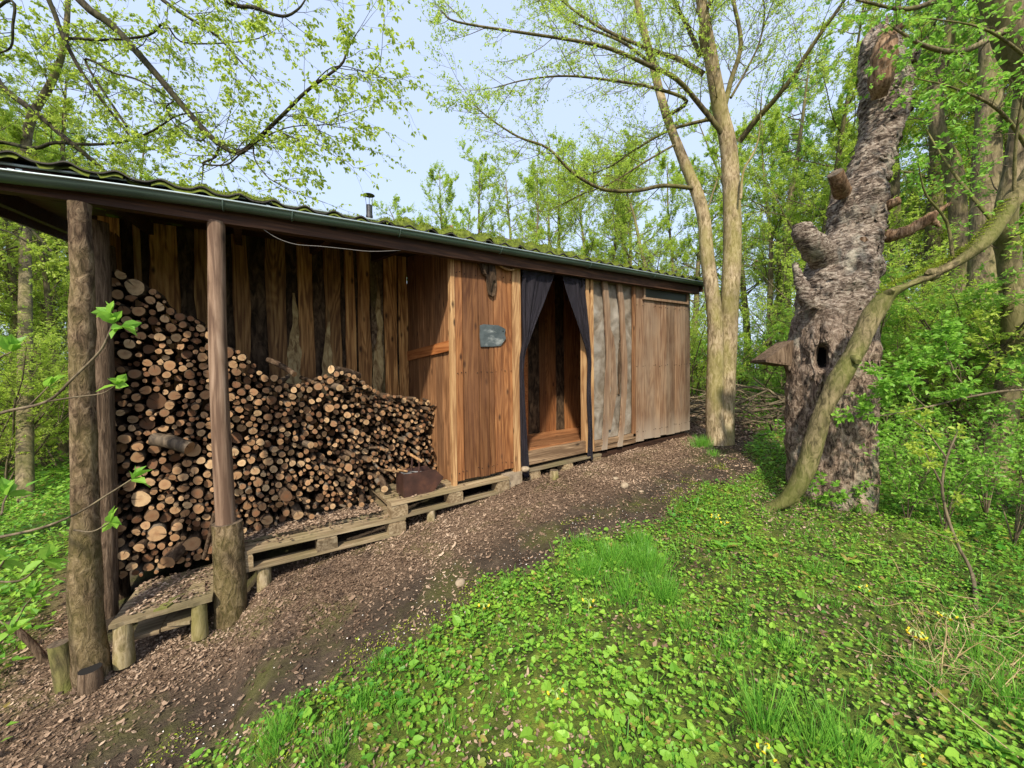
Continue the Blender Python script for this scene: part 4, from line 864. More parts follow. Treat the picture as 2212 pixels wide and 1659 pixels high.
# twin-stemmed tree beside the cabin
def c7(x, y, d=5.2): return PD(864+x*.3646, y*.3646, d)
tw = empty('twin_stem_tree', 'twin stemmed smooth barked tree standing at the right end of the cabin', 'tree', loc=tuple(GP(1558, 955)))
mt, mc, lv = MB(), MB(), Lv()
A_ = [PD(1560, 975, 5.2), PD(1562, 900, 5.2), PD(1572, 720, 5.2), PD(1582, 520, 5.2), PD(1575, 330, 5.2), PD(1556, 240, 5.2), PD(1540, 150, 5.1), PD(1525, 60, 5.0), PD(1505, -60, 4.9), PD(1480, -260, 4.7)]
trunkish(mt, A_, [.155, .135, .115, .11, .1, .09, .075, .055, .03], 22, .06, 21, 90)
B_ = [PD(1549, 960, 5.15), PD(1544, 880, 5.15), PD(1545, 700, 5.15), PD(1528, 560, 5.2), PD(1516, 450, 5.2), PD(1478, 350, 5.3), PD(1440, 250, 5.3), PD(1410, 140, 5.4), PD(1375, 0, 5.4), PD(1340, -160, 5.4)]
trunkish(mt, B_, [.13, .11, .095, .085, .08, .06, .055, .045, .03], 18, .06, 22, 90)
LIMBS = [([c7(1940, 830), c7(1800, 650, 5.1), c7(1640, 470, 4.9), c7(1480, 390, 4.8), c7(1250, 290, 4.6), c7(1030, 240, 4.5), c7(700, 190, 4.3), c7(340, 130, 4.1), c7(250, 70, 4.1)], .045, .008),
         ([c7(1800, 440), c7(1650, 350, 5.2), c7(1500, 300, 5.3), c7(1200, 170, 5.4), c7(980, 20, 5.5), c7(850, -120, 5.6)], .045, .012),
         ([c7(1730, 1115), c7(1560, 1100, 5.0), c7(1400, 1130, 4.9), c7(1200, 1120, 4.8), c7(1020, 1020, 4.6), c7(880, 880, 4.5), c7(700, 810, 4.4), c7(530, 700, 4.3), c7(440, 620, 4.3)], .035, .007),
         ([c7(2010, 840), c7(2110, 710, 5.0), c7(2212, 600, 4.8), c7(2330, 450, 4.6), c7(2450, 260, 4.4), c7(2620, 20, 4.2), c7(2750, -180, 4.1)], .05, .015),
         ([c7(1860, 700), c7(1600, 770, 5.4), c7(1390, 890, 5.5), c7(1220, 1000, 5.6), c7(1000, 1060, 5.7)], .03, .008),
         ([c7(1920, 640), c7(1960, 480, 5.3), c7(2020, 260, 5.4), c7(1975, 0, 5.4), c7(1960, -180, 5.5)], .05, .02),
         ([c7(1960, 580, 5.3), c7(2050, 420, 5.3), c7(2130, 250, 5.3), c7(2160, 60, 5.3), c7(2120, -100, 5.3)], .022, .01),
         ([c7(1780, 330), c7(1700, 150, 5.3), c7(1620, 0, 5.3), c7(1560, -150, 5.3)], .04, .015), ([c7(1830, 400), c7(1780, 200, 5.0), c7(1840, 0, 4.9), c7(1900, -160, 4.9)], .04, .02),
         ([c7(1560, 700, 5.3), c7(1700, 600, 5.0), c7(1500, 520, 4.8), c7(1280, 480, 4.6), c7(1000, 450, 4.5), c7(760, 470, 4.4), c7(560, 520, 4.4)], .03, .006),
         ([c7(1470, 360, 5.4), c7(1300, 240, 5.6), c7(1000, 120, 5.8), c7(860, -20, 5.8)], .028, .01),
         ([c7(1640, 850, 5.3), c7(1450, 960, 5.0), c7(1240, 1090, 4.9), c7(1080, 1150, 4.9), c7(900, 1240, 4.9)], .02, .006)]
od = opt(leaf=.026, nodes=4, per=2, kids=(0, 5, 5), wob=.14, up=(.05, .06, .04), fwd=1.1)
for pts, ra, rb in LIMBS:
    P = limb(mt, pts, ra*.82, rb*.8, 8, 1); dress(mc, lv, P, .12, 16, .75, .006, 2, od); dress(mc, lv, P, .4, 8, .42, .005, 1, od)
for pts in (A_, B_): P = smooth_path(pts, 3); dress(mc, lv, P, .55, 7, .7, .010, 2, od)
# fallen dark limb hanging by the right stem
limb(mt, [PD(1600, 430, 5.0), PD(1606, 370, 5.0), PD(1628, 330, 4.95), PD(1640, 290, 4.95), PD(1645, 210, 4.9)], .018, .006, 6)
lv.flush(mc, LEAF, LEAFF, 1)
mt.build('trunk', [m_birch, m_limb2], tw); mc.build('crown', [m_limb2, m_lf_b], tw)

# overhanging tree, its trunk out of the picture on the left
def c1(x, y, d): return PD(x*.3905, y*.3905, d)
ot = empty('overhanging_tree', 'dark limbed tree in fresh leaf reaching over the roof from the left', 'tree', loc=(-3.6, 5.2, -.5))
mt, mc, lv = MB(), MB(), Lv(); tp = U([-3.6, 5.2, -.6])
T_ = [tp, tp+[.1, 0, 2], tp+[.3, -.1, 4], tp+[.6, -.2, 6], tp+[1.2, -.3, 8], tp+[1.6, -.3, 10]]
tube(mt, smooth_path(T_, 4), np.linspace(.26, .1, 21), 14, rough=.05)
HL = [([tp+[.4, -.1, 5.4], c1(120, -420, 4.9), c1(440, 0, 4.8), c1(620, 140, 4.8), c1(820, 360, 4.7), c1(980, 550, 4.7), c1(1130, 720, 4.6), c1(1230, 810, 4.6), c1(1320, 845, 4.5), c1(1400, 790, 4.5), c1(1560, 640, 4.4), c1(1700, 500, 4.3), c1(1880, 365, 4.3), c1(1920, 280, 4.3), c1(1970, 190, 4.2)], .085, .008, 26),
      ([tp+[.3, -.1, 4.8], c1(60, -400, 5.4), c1(270, 0, 5.3), c1(340, 180, 5.3), c1(440, 380, 5.2), c1(560, 550, 5.2), c1(680, 700, 5.1), c1(760, 810, 5.1), c1(860, 830, 5.0)], .06, .008, 16),
      ([tp+[.1, 0, 3.2], c1(-240, 200, 5.6), c1(0, 470, 5.6), c1(220, 640, 5.6), c1(380, 780, 5.6), c1(560, 930, 5.7), c1(700, 1080, 5.8)], .085, .03, 14),
      ([c1(350, 210, 5.3), c1(450, 215, 5.3), c1(600, 220, 5.2), c1(820, 195, 5.1), c1(910, 130, 5.0), c1(1000, 230, 5.0), c1(1200, 240, 4.9), c1(1400, 220, 4.8), c1(1500, 180, 4.7)], .03, .006, 14),
      ([tp+[.2, -.1, 3.6], c1(-100, 780, 5.9), c1(180, 820, 5.9), c1(300, 790, 5.8), c1(500, 800, 5.7), c1(700, 780, 5.6), c1(850, 720, 5.5), c1(980, 640, 5.4), c1(1120, 620, 5.3)], .055, .008, 14),
      ([tp+[.5, -.1, 5.8], c1(500, -300, 5.0), c1(900, 0, 4.6), c1(1050, 100, 4.5), c1(1200, 200, 4.5), c1(1330, 340, 4.5), c1(1450, 480, 4.4)], .05, .006, 14),
      ([tp+[.7, -.2, 6.6], c1(900, -300, 4.7), c1(1250, 0, 4.4), c1(1400, 40, 4.3), c1(1560, 90, 4.2), c1(1650, 50, 4.2), c1(1700, -20, 4.2)], .05, .008, 12),
      ([c1(700, 700, 5.1), c1(480, 360, 5.3), c1(520, 340, 5.2), c1(620, 400, 5.2), c1(760, 440, 5.1), c1(900, 520, 5.0), c1(960, 560, 5.0)], .025, .01, 8),
      ([c1(1210, 815, 4.6), c1(1190, 870, 4.6), c1(1120, 905, 4.6), c1(1250, 912, 4.5), c1(1320, 860, 4.5), c1(1400, 800, 4.4), c1(1500, 740, 4.3), c1(1620, 700, 4.3), c1(1800, 690, 4.2)], .02, .006, 12),
      ([c1(1400, 790, 4.5), c1(1410, 880, 4.4), c1(1470, 970, 4.4), c1(1560, 1030, 4.3), c1(1640, 1070, 4.3)], .014, .004, 8),
      ([c1(960, 560, 4.7), c1(920, 600, 4.7), c1(980, 700, 4.7), c1(1100, 780, 4.7), c1(1200, 700, 4.6)], .014, .005, 6),
      ([c1(1700, 500, 4.3), c1(1840, 370, 4.2), c1(2000, 390, 4.1), c1(2120, 430, 4.0)], .010, .003, 6), ([c1(1560, 640, 4.4), c1(1700, 650, 4.3), c1(1850, 700, 4.2), c1(1950, 710, 4.1)], .010, .003, 7),
      ([c1(1500, 700, 4.4), c1(1620, 760, 4.3), c1(1750, 800, 4.2), c1(1880, 880, 4.1)], .010, .003, 7), ([tp+[.2, 0, 2.6], c1(-200, 1000, 5.8), c1(0, 1190, 5.6), c1(120, 1230, 5.5), c1(230, 1330, 5.4), c1(330, 1440, 5.3), c1(420, 1520, 5.3)], .05, .01, 12),
      ([tp+[.1, 0, 2.2], c1(-300, 1250, 5.9), c1(0, 1270, 5.8), c1(150, 1340, 5.8), c1(330, 1460, 5.8)], .03, .01, 8), ([tp+[.2, 0, 4.2], c1(-200, 100, 4.6), c1(60, 0, 4.5), c1(70, 150, 4.5), c1(60, 260, 4.5), c1(-20, 300, 4.5)], .03, .01, 8)]
oo = opt(leaf=.047, nodes=3, per=3, kids=(0, 4, 4), wob=.15, up=(-.02, .0, .02), ldrop=-.7, fwd=1.0)
for pts, ra, rb, n_ in HL:
    P = limb(mt, pts, ra*.62, rb*.8, 9); sk = .25 if len(pts) > 6 and ra > .045 else .05; dress(mc, lv, P, sk, int(n_*.7), .6, .0055, 1, oo); dress(mc, lv, P, sk, int(n_*.36), .8, .006, 2, oo)
P = smooth_path(T_, 3); dress(mc, lv, P, .4, 10, 1.4, .02, 2, oo)
lv.flush(mc, LEAF, LEAFF, 1, 1.0)
mt.build('trunk', m_limb, ot); mc.build('crown', [m_limb, m_lf_y], ot)

# dead cherry trunk
dt = empty('dead_trunk', 'thick dead cracked bark trunk with broken limb stubs and a dark hole', 'tree', loc=tuple(GP(1790, 1098)))
DD = 3.6
prof2 = [(1120, 1716, 1876), (1085, 1718, 1872), (1000, 1716, 1870), (850, 1713, 1873), (760, 1712, 1874), (690, 1722, 1872), (640, 1728, 1872), (580, 1742, 1884), (540, 1772, 1892), (500, 1792, 1902), (460, 1794, 1905), (434, 1796, 1908), (410, 1808, 1910), (382, 1828, 1915), (350, 1838, 1924), (324, 1850, 1933), (278, 1864, 1946), (243, 1867, 1952), (208, 1866, 1954), (174, 1870, 1953), (140, 1868, 1948), (121, 1865, 1940), (87, 1861, 1928), (66, 1884, 1926)]
n, k = 260, 150; vv = np.linspace(1120, 62, n); pv = U([p[0] for p in prof2])[::-1]
l_ = np.interp(vv, pv, U([p[1] for p in prof2])[::-1]); r_ = np.interp(vv, pv, U([p[2] for p in prof2])[::-1])
ke = np.exp(-np.linspace(-2, 2, 9)**2); ke /= ke.sum(); l_ = np.convolve(np.pad(l_, 4, 'edge'), ke, 'valid'); r_ = np.convolve(np.pad(r_, 4, 'edge'), ke, 'valid')
C_ = U([PD((a+b)/2, v, DD) for a, b, v in zip(l_, r_, vv)]); Rr = (r_-l_)/2/F*DD*.90
th = np.arange(k)*2*np.pi/k; hr = vr*[1, 1, 0]; hr /= np.linalg.norm(hr); hd = np.cross([0, 0, 1.], hr)   # hd points away from camera
dirs = np.cos(th)[:, None]*hr+np.sin(th)[:, None]*hd
Q = C_[:, None]+Rr[:, None, None]*dirs[None]; QF = Q.reshape(-1, 3)
low = sst(2.35, 1.9, QF[:, 2])
w1 = QF+.06*np.stack([fbm(QF*3, 91, 3), fbm(QF*3, 92, 3), fbm(QF*3, 93, 3)], 1)
pl1 = 1-np.abs(fbm(w1*U([15, 15, 6]), 61, 4))*2.2; pl2 = 1-np.abs(fbm(w1*U([7, 7, 42]), 62, 3))*2.2
dsp = .045*fbm(QF*U([3.2, 3.2, 1.2]), 60, 3)+low*.045*(fbm(w1*U([13, 13, 5.5]), 63, 4))+low*.03*np.clip(pl1, -1, .6)+(1-low)*(.012*np.clip(pl2, -.6, .6)+.05*fbm(w1*U([9, 9, 12]), 64, 4)+.05*fbm(QF*4, 65, 3)); dsp = dsp-dsp.mean()
dsp += .02*np.sin(th*5+.6)[None].repeat(n, 0).ravel()*low
dsp += .07*sst(.55, .2, QF[:, 2])*(.5+.5*np.sin(th*6))[None].repeat(n, 0).ravel()*.6
dsp = dsp.reshape(n, k); dsp *= np.interp(np.arange(n), [0, n*.6, n], [1, .85, .6])[:, None]; Q = Q+dirs[None]*dsp[..., None]
jag = .10*fbm(np.stack([np.cos(th)*2, np.sin(th)*2, th*0], 1), 77, 3)+.03*np.sin(th*9); Q[..., 2] += jag[None]*sst(n*.93, n, np.arange(n))[:, None]
def carve(u_, v_, du, dv, depth, pw=2):
    k_ = ray(u_, v_); rel = Q-CAM; dz = rel@vd; uu = 1106+F*(rel@vr)/dz; v2 = 829.5-F*(rel@vu)/dz; front = (np.sin(th) < .1)[None]
    g_ = np.exp(-(np.abs((uu-u_)/du)**pw+np.abs((v2-v_)/dv)**pw))*front; return g_
H1 = carve(1776, 772, 12, 23, .2, 4); H2 = carve(1772, 725, 3.5, 22, .05); H3 = carve(1776, 880, 6, 60, .05); H4 = carve(1806, 1010, 8, 60, .05); H5 = carve(1821, 850, 3, 20, 0)
hd = Q-CAM; hd[..., 2] *= .2; hd = hd/np.linalg.norm(hd, axis=2)[..., None]; Q = Q+hd*(H1*.30)[..., None]+hd*(H2*.09+H3*.07+H4*.06+H5*.05)[..., None]-hd*(carve(1795, 808, 14, 12, 0)*.05)[..., None]
mt = MB(); i = np.arange(n-1)[:, None]*k; j = np.arange(k)[None]
fq = np.stack([i+j, i+(j+1) % k, i+k+(j+1) % k, i+k+j], -1).reshape(-1, 4); hm = (H1 > .35).ravel(); isb = hm[fq].all(1)
mt.add(Q.reshape(-1, 3), [fq[~isb]], 0, (.5,)*3, True)
mt.F.append((fq[isb], 1, True)); mt.add(np.vstack([Q[-1], [Q[-1].mean(0)-[0, 0, .08]]]), np.array([[q_, (q_+1) % k, k] for q_ in range(k)]), 1, (.5,)*3)  # hole faces and broken top coloured black for the shade inside
mt.build('trunk', [m_dead, m_black], dt)
def stubm(name, pts, rad, mat, rough=.12, k=14, cap=None, n=26):
    m_ = MB(); P = smooth_path(pts, 6); t_ = np.linspace(0, 1, n); P = np.stack([np.interp(t_, np.linspace(0, 1, len(P)), P[:, q]) for q in range(3)], 1)
    tube(m_, P, np.interp(t_, np.linspace(0, 1, len(rad)), rad), k, 0, rough=rough, cap=True, mcap=1 if cap else 0); return m_.build(name, [mat, cap or mat], dt)
c5 = lambda x, y, d=DD: PD((2700+x/1.659)/1.736, y/1.659/1.736, d)
stubm('fork_stub', [c5(760, 1680), c5(640, 1590, 3.5), c5(560, 1500, 3.4), c5(515, 1440, 3.38), c5(512, 1400, 3.38)], [.17, .13, .1, .085, .07], m_dead, .1, 20, m_end)
stubm('bark_flap', [PD(1752, 660, 3.45), PD(1733, 620, 3.42), PD(1722, 590, 3.42), PD(1717, 568, 3.42)], [.09, .05, .035, .02], m_dead, .25, 10)
stubm('branch_stub', [c5(760, 1200, 3.5), c5(740, 1140, 3.42), c5(715, 1075, 3.38)], [.07, .062, .058], m_bare, .05, 14, m_end)
stubm('branch_stub', [c5(1010, 1300, 3.5), c5(1060, 1270, 3.42), c5(1120, 1245, 3.38)], [.05, .04, .035], m_bare, .08)
stubm('broken_branch', [c5(1040, 1470, 3.5), c5(1120, 1455, 3.4), c5(1220, 1410, 3.35), c5(1300, 1360, 3.3), c5(1350, 1320, 3.28), c5(1435, 1262, 3.25)], [.06, .05, .045, .045, .04, .02, .012], m_bare, .18, 12)
stubm('broken_branch', [c5(1290, 1370, 3.3), c5(1335, 1385, 3.3), c5(1365, 1410, 3.3)], [.035, .025, .012], m_bare, .2, 8)
stubm('hollow_limb', [c5(990, 610, 3.38), c5(1000, 500, 3.32), c5(1010, 400, 3.3), c5(1030, 290, 3.3), c5(1045, 190, 3.34)], [.05, .085, .085, .09, .075, .05], m_bare, .10, 16, m_black)  # black caps paint the shade of the limb's hollow ends
stubm('branch_stub', [c5(1060, 240), c5(1090, 200, 3.55), c5(1140, 150, 3.5)], [.04, .035, .025], m_bare, .12, 8)
stubm('branch_stub', [c5(1100, 400), c5(1170, 360, 3.55), c5(1240, 345, 3.5)], [.08, .06, .05], m_dead, .15, 10)
stubm('branch_stub', [c5(980, 1110), c5(1040, 1095, 3.5), c5(1066, 1090, 3.48)], [.07, .05, .035], m_dead, .15, 10)
stubm('knot', [c5(900, 1530, 3.45), c5(885, 1495, 3.36)], [.05, .03], m_bare, .2, 8)
# loose bark plates standing proud
m_ = MB(); sel = rng.choice(n*k, 1300); sel = sel[(np.sin(th)[sel % k] < .55)]; P = Q.reshape(-1, 3)[sel]; Dd = dirs[sel % k]; lowm = P[:, 2] < 2.1
tang = np.cross(Dd, [0, 0, 1.]); D_ = np.where(lowm[:, None], rng.normal(0, .35, P.shape)+[0, 0, -1.], tang*np.where(rng.random(len(P)) < .5, 1, -1)[:, None]+rng.normal(0, .12, P.shape))
N_ = Dd; Y_ = np.cross(N_, D_); Y_ /= np.linalg.norm(Y_, axis=1)[:, None]; X_ = np.cross(Y_, N_); sz = rng.uniform(.02, .07, len(P))
T = U([[0, -.25, 0], [0, .25, 0], [.5, .33, .06], [1, .12, .22], [1, -.15, .2], [.5, -.3, .05]])
V = P[:, None]-N_[:, None]*.004+sz[:, None, None]*(T[None, :, 0, None]*X_[:, None]+T[None, :, 1, None]*Y_[:, None]+T[None, :, 2, None]*N_[:, None])
m_.add(V.reshape(-1, 3), (np.arange(len(P))[:, None]*6+np.arange(6)[None])); tag(m_.build('bark_plates', m_dead, dt), kind='stuff')

hd = np.cross([0, 0, 1.], hr)
# wooden corner board on the dead trunk
bx = empty('nest_box', 'brown triangular wooden box fixed to the left side of the dead trunk', 'nest box', loc=tuple(PD(1700, 770, 3.75)))
c6 = lambda x, y, d: PD((2600+x/1.508)/1.736, (900+y/1.508)/1.736, d)
f0 = [c6(568, 565, 3.6), c6(412, 676, 3.55), c6(556, 702, 3.6)]; bk = [p+hd*.22 for p in f0]; mb = MB(); V = np.vstack([f0, bk])
mb.add(V, [np.array([[0, 1, 2], [5, 4, 3]]), np.array([[0, 3, 4, 1], [1, 4, 5, 2], [2, 5, 3, 0]])], 0, (.6, .5, .5)); mb.build('panel', m_post2, bx)
mb = MB(); ee = [c6(410, 676, 3.54), c6(412, 690, 3.54), c6(558, 712, 3.59), c6(558, 702, 3.59)]; mb.add(np.vstack([ee, [p+hd*.24 for p in ee]]), BOXF, 0, (.9, .5, .5)); mb.build('floor_board', m_post2, bx)

# leaning mossy stem in front of the dead trunk
ln_ = empty('leaning_stem', 'long curved mossy stem leaning across the front of the dead trunk', 'tree', loc=tuple(GP(1628, 1118)))
mt, mc, lv = MB(), MB(), Lv(); g0 = GP(1628, 1118)
LS = [g0+U([-.12, 0, -.08]), PD(1640, 1108, 3.3), PD(1700, 1078, 3.22), PD(1742, 1010, 3.15), PD(1768, 920, 3.1), PD(1800, 840, 3.05), PD(1850, 755, 3.0), PD(1880, 690, 3.0), PD(1920, 635, 2.95), PD(1990, 605, 2.9), PD(2060, 570, 2.85), PD(2110, 535, 2.8), PD(2150, 485, 2.8), PD(2190, 430, 2.8), PD(2260, 330, 2.8), PD(2330, 150, 2.9), PD(2380, -100, 3.0), PD(2420, -400, 3.1)]
trunkish(mt, LS, [.085, .08, .07, .072, .068, .074, .068, .076, .066, .066, .062, .064, .06, .07, .06, .05, .04], 22, .16, 71, 180)
ol = opt(leaf=.042, nodes=3, per=3, kids=(0, 3, 3), wob=.15, up=(.02, .02, .02), ldrop=-.1)
for pts, ra, rb, n_ in (([PD(2060, 570, 2.85), PD(2045, 480, 2.8), PD(2000, 420, 2.75), PD(1985, 360, 2.7)], .012, .004, 6),
                        ([PD(2190, 430, 2.8), PD(2195, 300, 2.7), PD(2210, 200, 2.6)], .012, .005, 8), ([PD(2240, 350, 2.8), PD(2160, 240, 2.7), PD(2060, 190, 2.6), PD(1980, 170, 2.6)], .014, .004, 12),
                        ([PD(2300, 200, 2.9), PD(2200, 110, 2.7), PD(2120, 60, 2.6), PD(2010, 40, 2.5)], .014, .004, 12), ([PD(2150, 485, 2.8), PD(2080, 400, 2.9), PD(2030, 330, 3.0), PD(1990, 260, 3.1)], .014, .004, 10),
                        ([PD(2330, 150, 2.9), PD(2240, 20, 2.8), PD(2150, -60, 2.8)], .02, .006, 10)):
    P = limb(mt, pts, ra, rb, 6); dress(mc, lv, P, .15, int(n_*.7), .28, .003, 1, ol)
lv.flush(mc, LEAF, LEAFF, 1)
for t_, r_ in ((.12, .035), (.22, .028), (.34, .04), (.46, .03), (.55, .035)):
    P_ = smooth_path(LS, 6); i_ = int(t_*len(P_)); d_ = unit(rng.normal(0, 1, 3)+U([-.5, -.6, .1])); tube(mt, [P_[i_], P_[i_]+d_*.055, P_[i_]+d_*(.085+R_.uniform(0, .04))], [r_*1.5, r_, r_*.5], 9, 0, rough=.15, cap=True)
mt.build('trunk', m_lean, ln_); mc.build('crown', [m_twig, m_lf_g], ln_)
P = smooth_path(LS, 6); sel = rng.integers(int(len(P)*.45), int(len(P)*.75), 6000); mb = MB(); bp = P[sel]+rng.normal(0, .02, (6000, 3))*[1, 1, 0]+[0, 0, .058]
scatter(mb, DIA*[1, .5, 1], DIAF, bp, rng.normal(0, .6, bp.shape)+[0, 0, .8], rng.uniform(.006, .018, 6000)); tag(mb.build('moss', m_moss, ln_), kind='stuff')

# thick trunks at the right edge
def bigtree(name, label, pts, rad, dd, n_=14, mat=m_trunkbg, leafm=m_lf_g, o=None, limbs=(), L_=.6, t0=.6, s=1):
    e = empty(name, label, 'tree', loc=tuple(U(pts[0]))); mt, mc, lv = MB(), MB(), Lv(); trunkish(mt, pts, rad, 20, .07, s, 70); P = smooth_path(pts, 3)
    dress(mc, lv, P, t0, n_, L_, .012, 2, o or ol)
    for q, a, b, m_ in limbs: Q_ = limb(mt, q, a, b, 7); dress(mc, lv, Q_, .1, m_, L_*.6, .005, 1, o or ol)
    lv.flush(mc, LEAF, LEAFF, 1); mt.build('trunk', mat, e); mc.build('crown', [m_twig, leafm], e)
def gp(u_, d_, dz=-.1): x, y = polar(u_, d_); return U([x, y, G(x, y)[0]+dz])
bigtree('broadleaf_tree', 'thick trunk slanting down the top right corner of the view', [gp(2600, 4.2), PD(2420, 600, 3.4), PD(2330, 330, 3.4), PD(2210, 110, 3.4), PD(2150, -30, 3.4), PD(2090, -250, 3.4)], [.2, .16, .15, .14, .12, .1], 0, 6, s=81, t0=.75,
        limbs=[([PD(2180, 60, 3.4), PD(2080, 110, 3.2), PD(2000, 100, 3.1), PD(1930, 60, 3.0)], .03, .008, 12), ([PD(2150, -30, 3.4), PD(2050, -10, 3.2), PD(1960, 20, 3.1), PD(1850, 0, 3.0)], .03, .008, 12)])
bigtree('broadleaf_tree', 'brown lit trunk standing upright behind the crossing branches on the right', [gp(2120, 7.2), PD(2128, 900, 6.2), PD(2122, 700, 6.2), PD(2128, 560, 6.2), PD(2130, 400, 6.2), PD(2140, 100, 6.2), PD(2140, -200, 6.2)], [.25, .22, .2, .19, .17, .13, .08], 0, 14, s=82, L_=1.4, o=opt(leaf=.065, kids=(0, 4, 4), nodes=4))
bigtree('broadleaf_tree', 'dark leaning trunk rising from the leaf litter at the far right', [gp(2118, 5.6), PD(2135, 1020, 4.6), PD(2160, 930, 4.6), PD(2180, 820, 4.6), PD(2190, 700, 4.5), PD(2180, 560, 4.5), PD(2170, 480, 4.4), PD(2200, 300, 4.3), PD(2230, 0, 4.2)], [.19, .14, .12, .11, .1, .1, .1, .08, .06], 0, 12, s=83, L_=.9)
bigtree('slim_tree', 'slim crooked trunk between the dead trunk and the right corner', [gp(2050, 8.2), PD(2060, 760, 7), PD(2070, 500, 7), PD(2058, 360, 7), PD(2030, 300, 7), PD(2022, 200, 7), PD(2050, 80, 6.8), PD(2070, -100, 6.8)], [.15, .13, .12, .13, .11, .09, .08, .05], 0, 12, s=84, L_=1.3, o=opt(leaf=.065, kids=(0, 4, 4), nodes=4))
bigtree('slim_tree', 'pale slim trunk standing just right of the dead trunk', [gp(1935, 10.5), PD(1932, 750, 9.5), PD(1938, 600, 9.5), PD(1930, 300, 9.5), PD(1940, 0, 9.5)], [.16, .13, .12, .1, .06], 0, 12, s=85, L_=1.5, o=opt(leaf=.07, kids=(0, 4, 4), nodes=4))
# trunk seen over the roof at the far left
bigtree('slim_tree', 'grey trunk rising behind the left end of the mossy roof', [gp(40, 9.5), PD(55, 500, 8.5), PD(55, 330, 8.5), PD(70, 250, 8.5), PD(110, 180, 8.5), PD(140, 90, 8.5), PD(150, -60, 8.5)], [.10, .09, .085, .08, .07, .05, .04], 0, 16, s=86, L_=1.6, leafm=m_lf_y, o=opt(leaf=.075, kids=(0, 4, 4), nodes=5))
# ------------------------------------------------------------------ nearer shrubs and sprigs
def spray(name, label, stems, o, mat_l, mat_s=m_twig, n_=6, L_=.25, lev=1, T=(LEAF, LEAFF), r_=.003, cat='shrub'):
    e = empty(name, label, cat, loc=tuple(U(stems[0][0][0]))); mt, mc, lv = MB(), MB(), Lv()
    for pts, ra, rb in stems:
        P = limb(mt, pts, ra, rb, 6)
        if n_: dress(mc, lv, P, .25, n_, L_, r_, lev, o)
        else: lv.put(np.repeat(P[-1][None], o['per'], 0), rng.normal(0, .8, (o['per'], 3))+unit(P[-1]-P[-2])*.8+[0, 0, .25], rng.uniform(.7, 1.1, o['per'])*o['leaf'])
    lv.flush(mc, *T, 0 if not n_ else 1); mt.build('stems', mat_s, e); mc.build('leaves', [mat_s, mat_l] if n_ else [mat_l], e); return e
root = U([-2.0, 1.5, G(-2.0, 1.5)[0]]); D1 = 1.25
hub = PD(-260, 1000, 1.5)
spray('sapling', 'young sapling with sprigs of large bright leaves at the left edge',
      [([root, root+[.05, 0, .5], hub], .014, .01), ([hub, PD(-60, 930, 1.4), PD(0, 893, D1), PD(100, 868, D1), PD(160, 815, D1), PD(215, 760, D1), PD(235, 722, D1), PD(243, 700, D1)], .006, .0025), ([PD(243, 700, D1), PD(242, 688, D1), PD(238, 678, D1)], .002, .001),
       ([PD(100, 868, D1), PD(160, 858, D1), PD(220, 850, D1), PD(250, 832, D1)], .003, .0015), ([PD(60, 880, D1), PD(90, 850, D1), PD(105, 835, D1)], .003, .0015), ([PD(243, 705, D1), PD(262, 705, D1)], .002, .001),
       ([hub, PD(-60, 1170, 1.3), PD(0, 1160, D1), PD(90, 1140, D1), PD(165, 1110, D1), PD(230, 1070, D1), PD(285, 1035, D1)], .006, .002), ([PD(160, 1145, D1), PD(200, 1148, D1), PD(238, 1128, D1)], .003, .0015),
       ([hub, PD(-40, 1120, 1.1), PD(15, 1070, 1.1)], .004, .002), ([hub, PD(-60, 1250, 1.15), PD(10, 1210, 1.1)], .004, .002), ([PD(-60, 1250, 1.15), PD(40, 1255, 1.1), PD(95, 1210, 1.1)], .003, .002),
       ([PD(-60, 930, 1.4), PD(-10, 790, 1.2), PD(25, 760, 1.2)], .003, .002), ([hub, PD(-20, 1330, 1.2), PD(70, 1290, 1.15)], .004, .002), ([PD(-60, 1250, 1.15), PD(-30, 1400, 1.1), PD(20, 1370, 1.1)], .003, .002)],
      opt(leaf=.058, per=6), m_lf_g, n_=0)
ob = opt(leaf=.042, nodes=5, per=3, kids=(0, 4, 3), wob=.14, up=(.05, .05), ldrop=0)
gR = GP(2110, 1330)
spray('arching_shrub', 'pinkish arching stem with few bright leaves at the right edge', [([gR, PD(2100, 1240, 2.35), PD(2070, 1180, 2.4), PD(2045, 1110, 2.4), PD(2035, 1050, 2.4), PD(2045, 990, 2.4), PD(2065, 940, 2.4)], .011, .005), ([PD(2035, 1050, 2.4), PD(2010, 1000, 2.4), PD(1990, 960, 2.4)], .006, .003), ([PD(2045, 990, 2.4), PD(2000, 930, 2.45), PD(1960, 900, 2.5)], .005, .003)], opt(leaf=.036, nodes=4, per=2, kids=(0, 2)), m_lf_y, n_=4, L_=.10)
gR = gp(2500, 3.4)
spray('arching_shrub', 'long pale branch with small leaf sprigs reaching in from the right edge', [([gR, gR+[0, .1, .5], PD(2330, 860, 3.0), PD(2212, 842, 2.9), PD(2100, 856, 2.9), PD(2000, 880, 2.9), PD(1900, 898, 2.95), PD(1850, 890, 3.0)], .014, .003), ([PD(2000, 880, 2.9), PD(1970, 850, 2.9), PD(1950, 810, 2.9), PD(1915, 830, 2.9)], .005, .002), ([PD(2100, 856, 2.9), PD(2060, 800, 2.95), PD(2040, 730, 3.0)], .006, .002)], opt(leaf=.045, nodes=5, per=3, kids=(0, 4, 3)), m_lf_g, n_=12, L_=.25)
